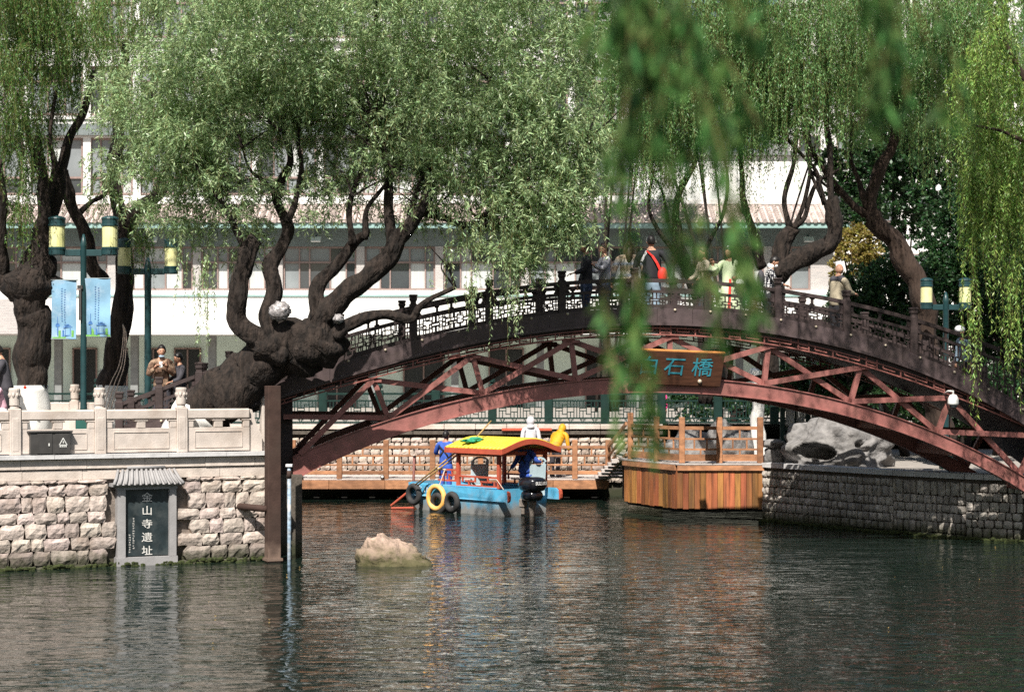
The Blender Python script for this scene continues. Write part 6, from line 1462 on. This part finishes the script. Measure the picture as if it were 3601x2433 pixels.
# unseen foliage and limbs added above the frame to shade the bridge
rg = NR(78); S = np.concatenate([np.array([6.0,34.3,12.0])+rg.normal(size=(480,3))*np.array([1.5,.9,.8]), np.array([9.0,34.6,12.2])+rg.normal(size=(480,3))*np.array([1.5,.9,.8])]); S[:,2] = np.maximum(S[:,2], 10.9)
strands('crown', t7, S, M['leaf_bright'], M['twig'], rg, L=(.5,1.0), per_m=30, leaflen=.12, leafw=.03)
tb = MB(); limb(tb, [at(3680,200,38.8),Vector((10.6,36.5,11.0)),Vector((8.6,35,12.0)),Vector((6,34.3,12.5))], .12, .04, 8, 79); tb.build('limb', M['bark_warm'], t7, smooth=True)
rg = NR(79); S = np.concatenate([np.array([-5.0,34.0,11.9])+rg.normal(size=(330,3))*np.array([1.5,.8,.7]), np.array([-1.8,34.2,12.0])+rg.normal(size=(400,3))*np.array([1.6,.8,.7])]); S[:,2] = np.maximum(S[:,2], 10.7)
strands('crown', t3, S, M['leaf_sage'], M['twig'], rg, L=(.4,.8), per_m=32, leaflen=.12, leafw=.028)
tb = MB(); limb(tb, [at(1340,260,38.4),Vector((-2.7,37.2,11.2)),Vector((-3.4,35.2,12.0)),Vector((-4.8,34.2,12.4))], .045, .04, 8, 80); tb.build('limb', M['bark'], t3, smooth=True)

# out of focus shoots close to the camera
Y8 = 5.0
t8 = willow('out of focus dark green willow shoots hanging close in front of the camera', (1.8,4.6,0), None)
tb = MB(); tb.tube(catmull([(4.2,7.5,.3),(3.9,7.2,3.0),(2.9,6.6,5.4),(1.5,6.2,6.0),(.3,6.0,6.2)],5), [.16-.0058*i for i in range(21)], 10); tb.build('trunk', M['bark'], t8, smooth=True)
rg = NR(88); S = np.array([.6,2.2,7.6])+rg.normal(size=(420,3))*np.array([1.6,1.2,.7]); S[:,2] = np.maximum(S[:,2], 6.6)  # unseen foliage overhead, added to shade the near shoots
strands('crown', t8, S, M['leaf_fore'], M['twig'], rg, L=(.5,1.0), per_m=30, leaflen=.11, leafw=.03)
def track(pts, n, w=.022, dens=60):
    """long shoots that follow the given photograph points at the near depth"""
    P = catmull([(p[0],p[1],0) for p in pts], 6); out = []
    for k in range(n):
        ox, oy, oY = rg.normal()*38, rg.normal()*20, rg.normal()*.25; out.append([at(p[0]+ox, p[1]+oy, Y8+oY) for p in P])
    return out
lines = []
for pts, n in (([(2110,-250),(2170,0),(2130,200)],7),([(2150,-200),(2270,100),(2180,380),(2140,600),(2160,700)],4),([(2240,-200),(2250,150),(2230,420),(2160,560)],5),([(2280,100),(2330,420),(2370,600),(2400,820),(2390,1000)],3),
    ([(2420,0),(2470,250),(2520,450),(2590,700),(2620,900),(2680,1120)],4),([(2460,150),(2560,350),(2620,480)],4),([(2190,780),(2235,950),(2240,1100),(2170,1230)],2),([(2235,960),(2240,1150),(2270,1300),(2290,1560)],5),
    ([(2400,800),(2500,1000),(2530,1180)],2),([(2600,-150),(2640,60),(2700,130)],4),([(3080,-250),(3130,50),(3110,300),(3060,430)],7),([(3180,0),(3260,250),(3270,420)],3),([(2930,-200),(2960,20)],3),([(2330,-200),(2350,80),(2340,200)],4),([(2620,900),(2660,1000),(2650,1120)],3)):
    lines += track(pts, n)
# leaves along the lines
vs = []; 
for ln_ in lines:
    A_ = np.array([tuple(v) for v in ln_]); seg = np.linalg.norm(np.diff(A_,axis=0),axis=1); Lt = seg.sum(); m = int(Lt*75)
    if m < 2: continue
    cum = np.concatenate([[0],np.cumsum(seg)]); s = rg.uniform(0,Lt,m); P = np.stack([np.interp(s,cum,A_[:,j]) for j in range(3)],1)+rg.normal(size=(m,3))*.004
    dr_ = np.stack([rg.normal(size=m)*.45, rg.normal(size=m)*.45, -np.ones(m)],1); dr_ /= np.linalg.norm(dr_,axis=1)[:,None]; w = np.cross(dr_, rg.normal(size=(m,3))); w /= np.linalg.norm(w,axis=1)[:,None]
    l = .085*rg.uniform(.6,1.2,m)[:,None]; vs.append(np.stack([P,P+dr_*l*.45+w*.0085,P+dr_*l,P+dr_*l*.45-w*.0085],1).reshape(-1,3))
V = np.concatenate(vs); m = len(V)//4
me = bpy.data.meshes.new('crown'); me.vertices.add(m*4); me.vertices.foreach_set('co', (V-np.array(offs(t8))).ravel()); me.loops.add(m*4); me.loops.foreach_set('vertex_index', np.arange(m*4)); me.polygons.add(m); me.polygons.foreach_set('loop_start', np.arange(m)*4); me.polygons.foreach_set('loop_total', np.full(m,4)); me.materials.append(M['leaf_fore']); me.update(calc_edges=True)
o = bpy.data.objects.new('crown', me); COL.objects.link(o); o.parent = t8
tw = MB()
for ln_ in lines: tw.tube(ln_, .0022, 3, False)
tw.build('twigs', M['twig'], t8, kind='stuff')

# bushes and far trees: broad-leaved crowns of many small leaves
def bushy(label, px, py, Y, rx, ry, rY, n, seed, leaf, name='bush', cat='bush', stem=True, ll=.10, lw=.06, group='bushes on the right bank', gz=1.3):
    c = at(px,py,Y); t = thing(name, label, cat, (c.x,Y,gz), group); rg = NR(seed)
    tb = MB()
    if stem:
        for k in range(5):
            a = Vector((c.x+rg.normal()*.2, Y+rg.normal()*.2, gz)); e_ = Vector((c.x+rg.normal()*rx*Y/F*.45, Y+rg.normal()*rY*.3, c.z+rg.uniform(-.2,.6)*ry*Y/F)); limb(tb, [a, a.lerp(e_,.5)+Vector((rg.normal()*.1,0,.1)), e_], .07 if k else .13, .02, 7, seed+k)
        tb.build('trunk' if cat == 'tree' else 'stems', M['bark'], t, smooth=True)
    S = blob(rg, px, py, Y, rx, ry, rY, n)
    strands('crown' if cat == 'tree' else 'foliage', t, S, M[leaf], None, rg, L=(.2,.55), per_m=60, droop=(-.2,.5), out=.8, leaflen=ll, leafw=lw, spread=1.6); return t
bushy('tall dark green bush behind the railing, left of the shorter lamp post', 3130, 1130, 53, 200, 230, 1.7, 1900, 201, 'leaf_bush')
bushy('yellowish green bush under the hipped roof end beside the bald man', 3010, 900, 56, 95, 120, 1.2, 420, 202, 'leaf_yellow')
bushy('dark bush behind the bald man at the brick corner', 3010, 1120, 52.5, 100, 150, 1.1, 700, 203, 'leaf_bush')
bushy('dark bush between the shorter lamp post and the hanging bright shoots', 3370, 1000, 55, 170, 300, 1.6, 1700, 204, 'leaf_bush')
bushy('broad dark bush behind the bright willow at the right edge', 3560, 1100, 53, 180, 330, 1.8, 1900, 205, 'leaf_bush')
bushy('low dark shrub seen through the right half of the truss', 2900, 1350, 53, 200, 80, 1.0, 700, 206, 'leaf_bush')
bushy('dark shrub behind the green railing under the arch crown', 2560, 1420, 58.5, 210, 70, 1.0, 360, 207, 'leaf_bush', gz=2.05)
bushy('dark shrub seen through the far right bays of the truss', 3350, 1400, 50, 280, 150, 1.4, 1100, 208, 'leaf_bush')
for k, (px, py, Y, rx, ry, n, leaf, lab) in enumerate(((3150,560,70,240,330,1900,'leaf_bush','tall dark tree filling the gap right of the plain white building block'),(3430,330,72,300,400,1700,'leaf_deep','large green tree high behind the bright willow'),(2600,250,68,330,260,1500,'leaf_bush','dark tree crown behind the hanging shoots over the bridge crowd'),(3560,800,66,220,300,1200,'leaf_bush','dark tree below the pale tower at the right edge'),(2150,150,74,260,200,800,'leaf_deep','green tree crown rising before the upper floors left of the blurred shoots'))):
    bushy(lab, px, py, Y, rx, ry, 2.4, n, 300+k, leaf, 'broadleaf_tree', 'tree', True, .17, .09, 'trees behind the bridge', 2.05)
# young whitewashed trunk behind the platform
q = at(2675,1600,49.6); tt = thing('young_tree', 'slim tree with whitewashed lower trunk beside the platform corner post', 'tree', (q.x,49.6,1.3))
mb = MB(); limb(mb, px3([(2685,1610),(2668,1500),(2662,1400),(2655,1300)],49.6), .20,.12,12,91); mb.build('painted_trunk', M['white_paint'], tt, smooth=True)
# fallen leaves floating
mb = MB(); r = random.Random(8)
for i in range(34):
    px = r.uniform(700,3601); Yv = r.uniform(23,46); x = X_(px,Yv); a = r.uniform(0,6.28); s = r.uniform(.008,.015)
    if x < IR.x+.4 and Yv > 34: continue
    mb.box((x,Yv,.004),(s*2,s*.8,.003), a)
mb.build('floating_leaves', M['leaf_scrap'], kind='stuff', label='tiny yellow leaves floating on the water')
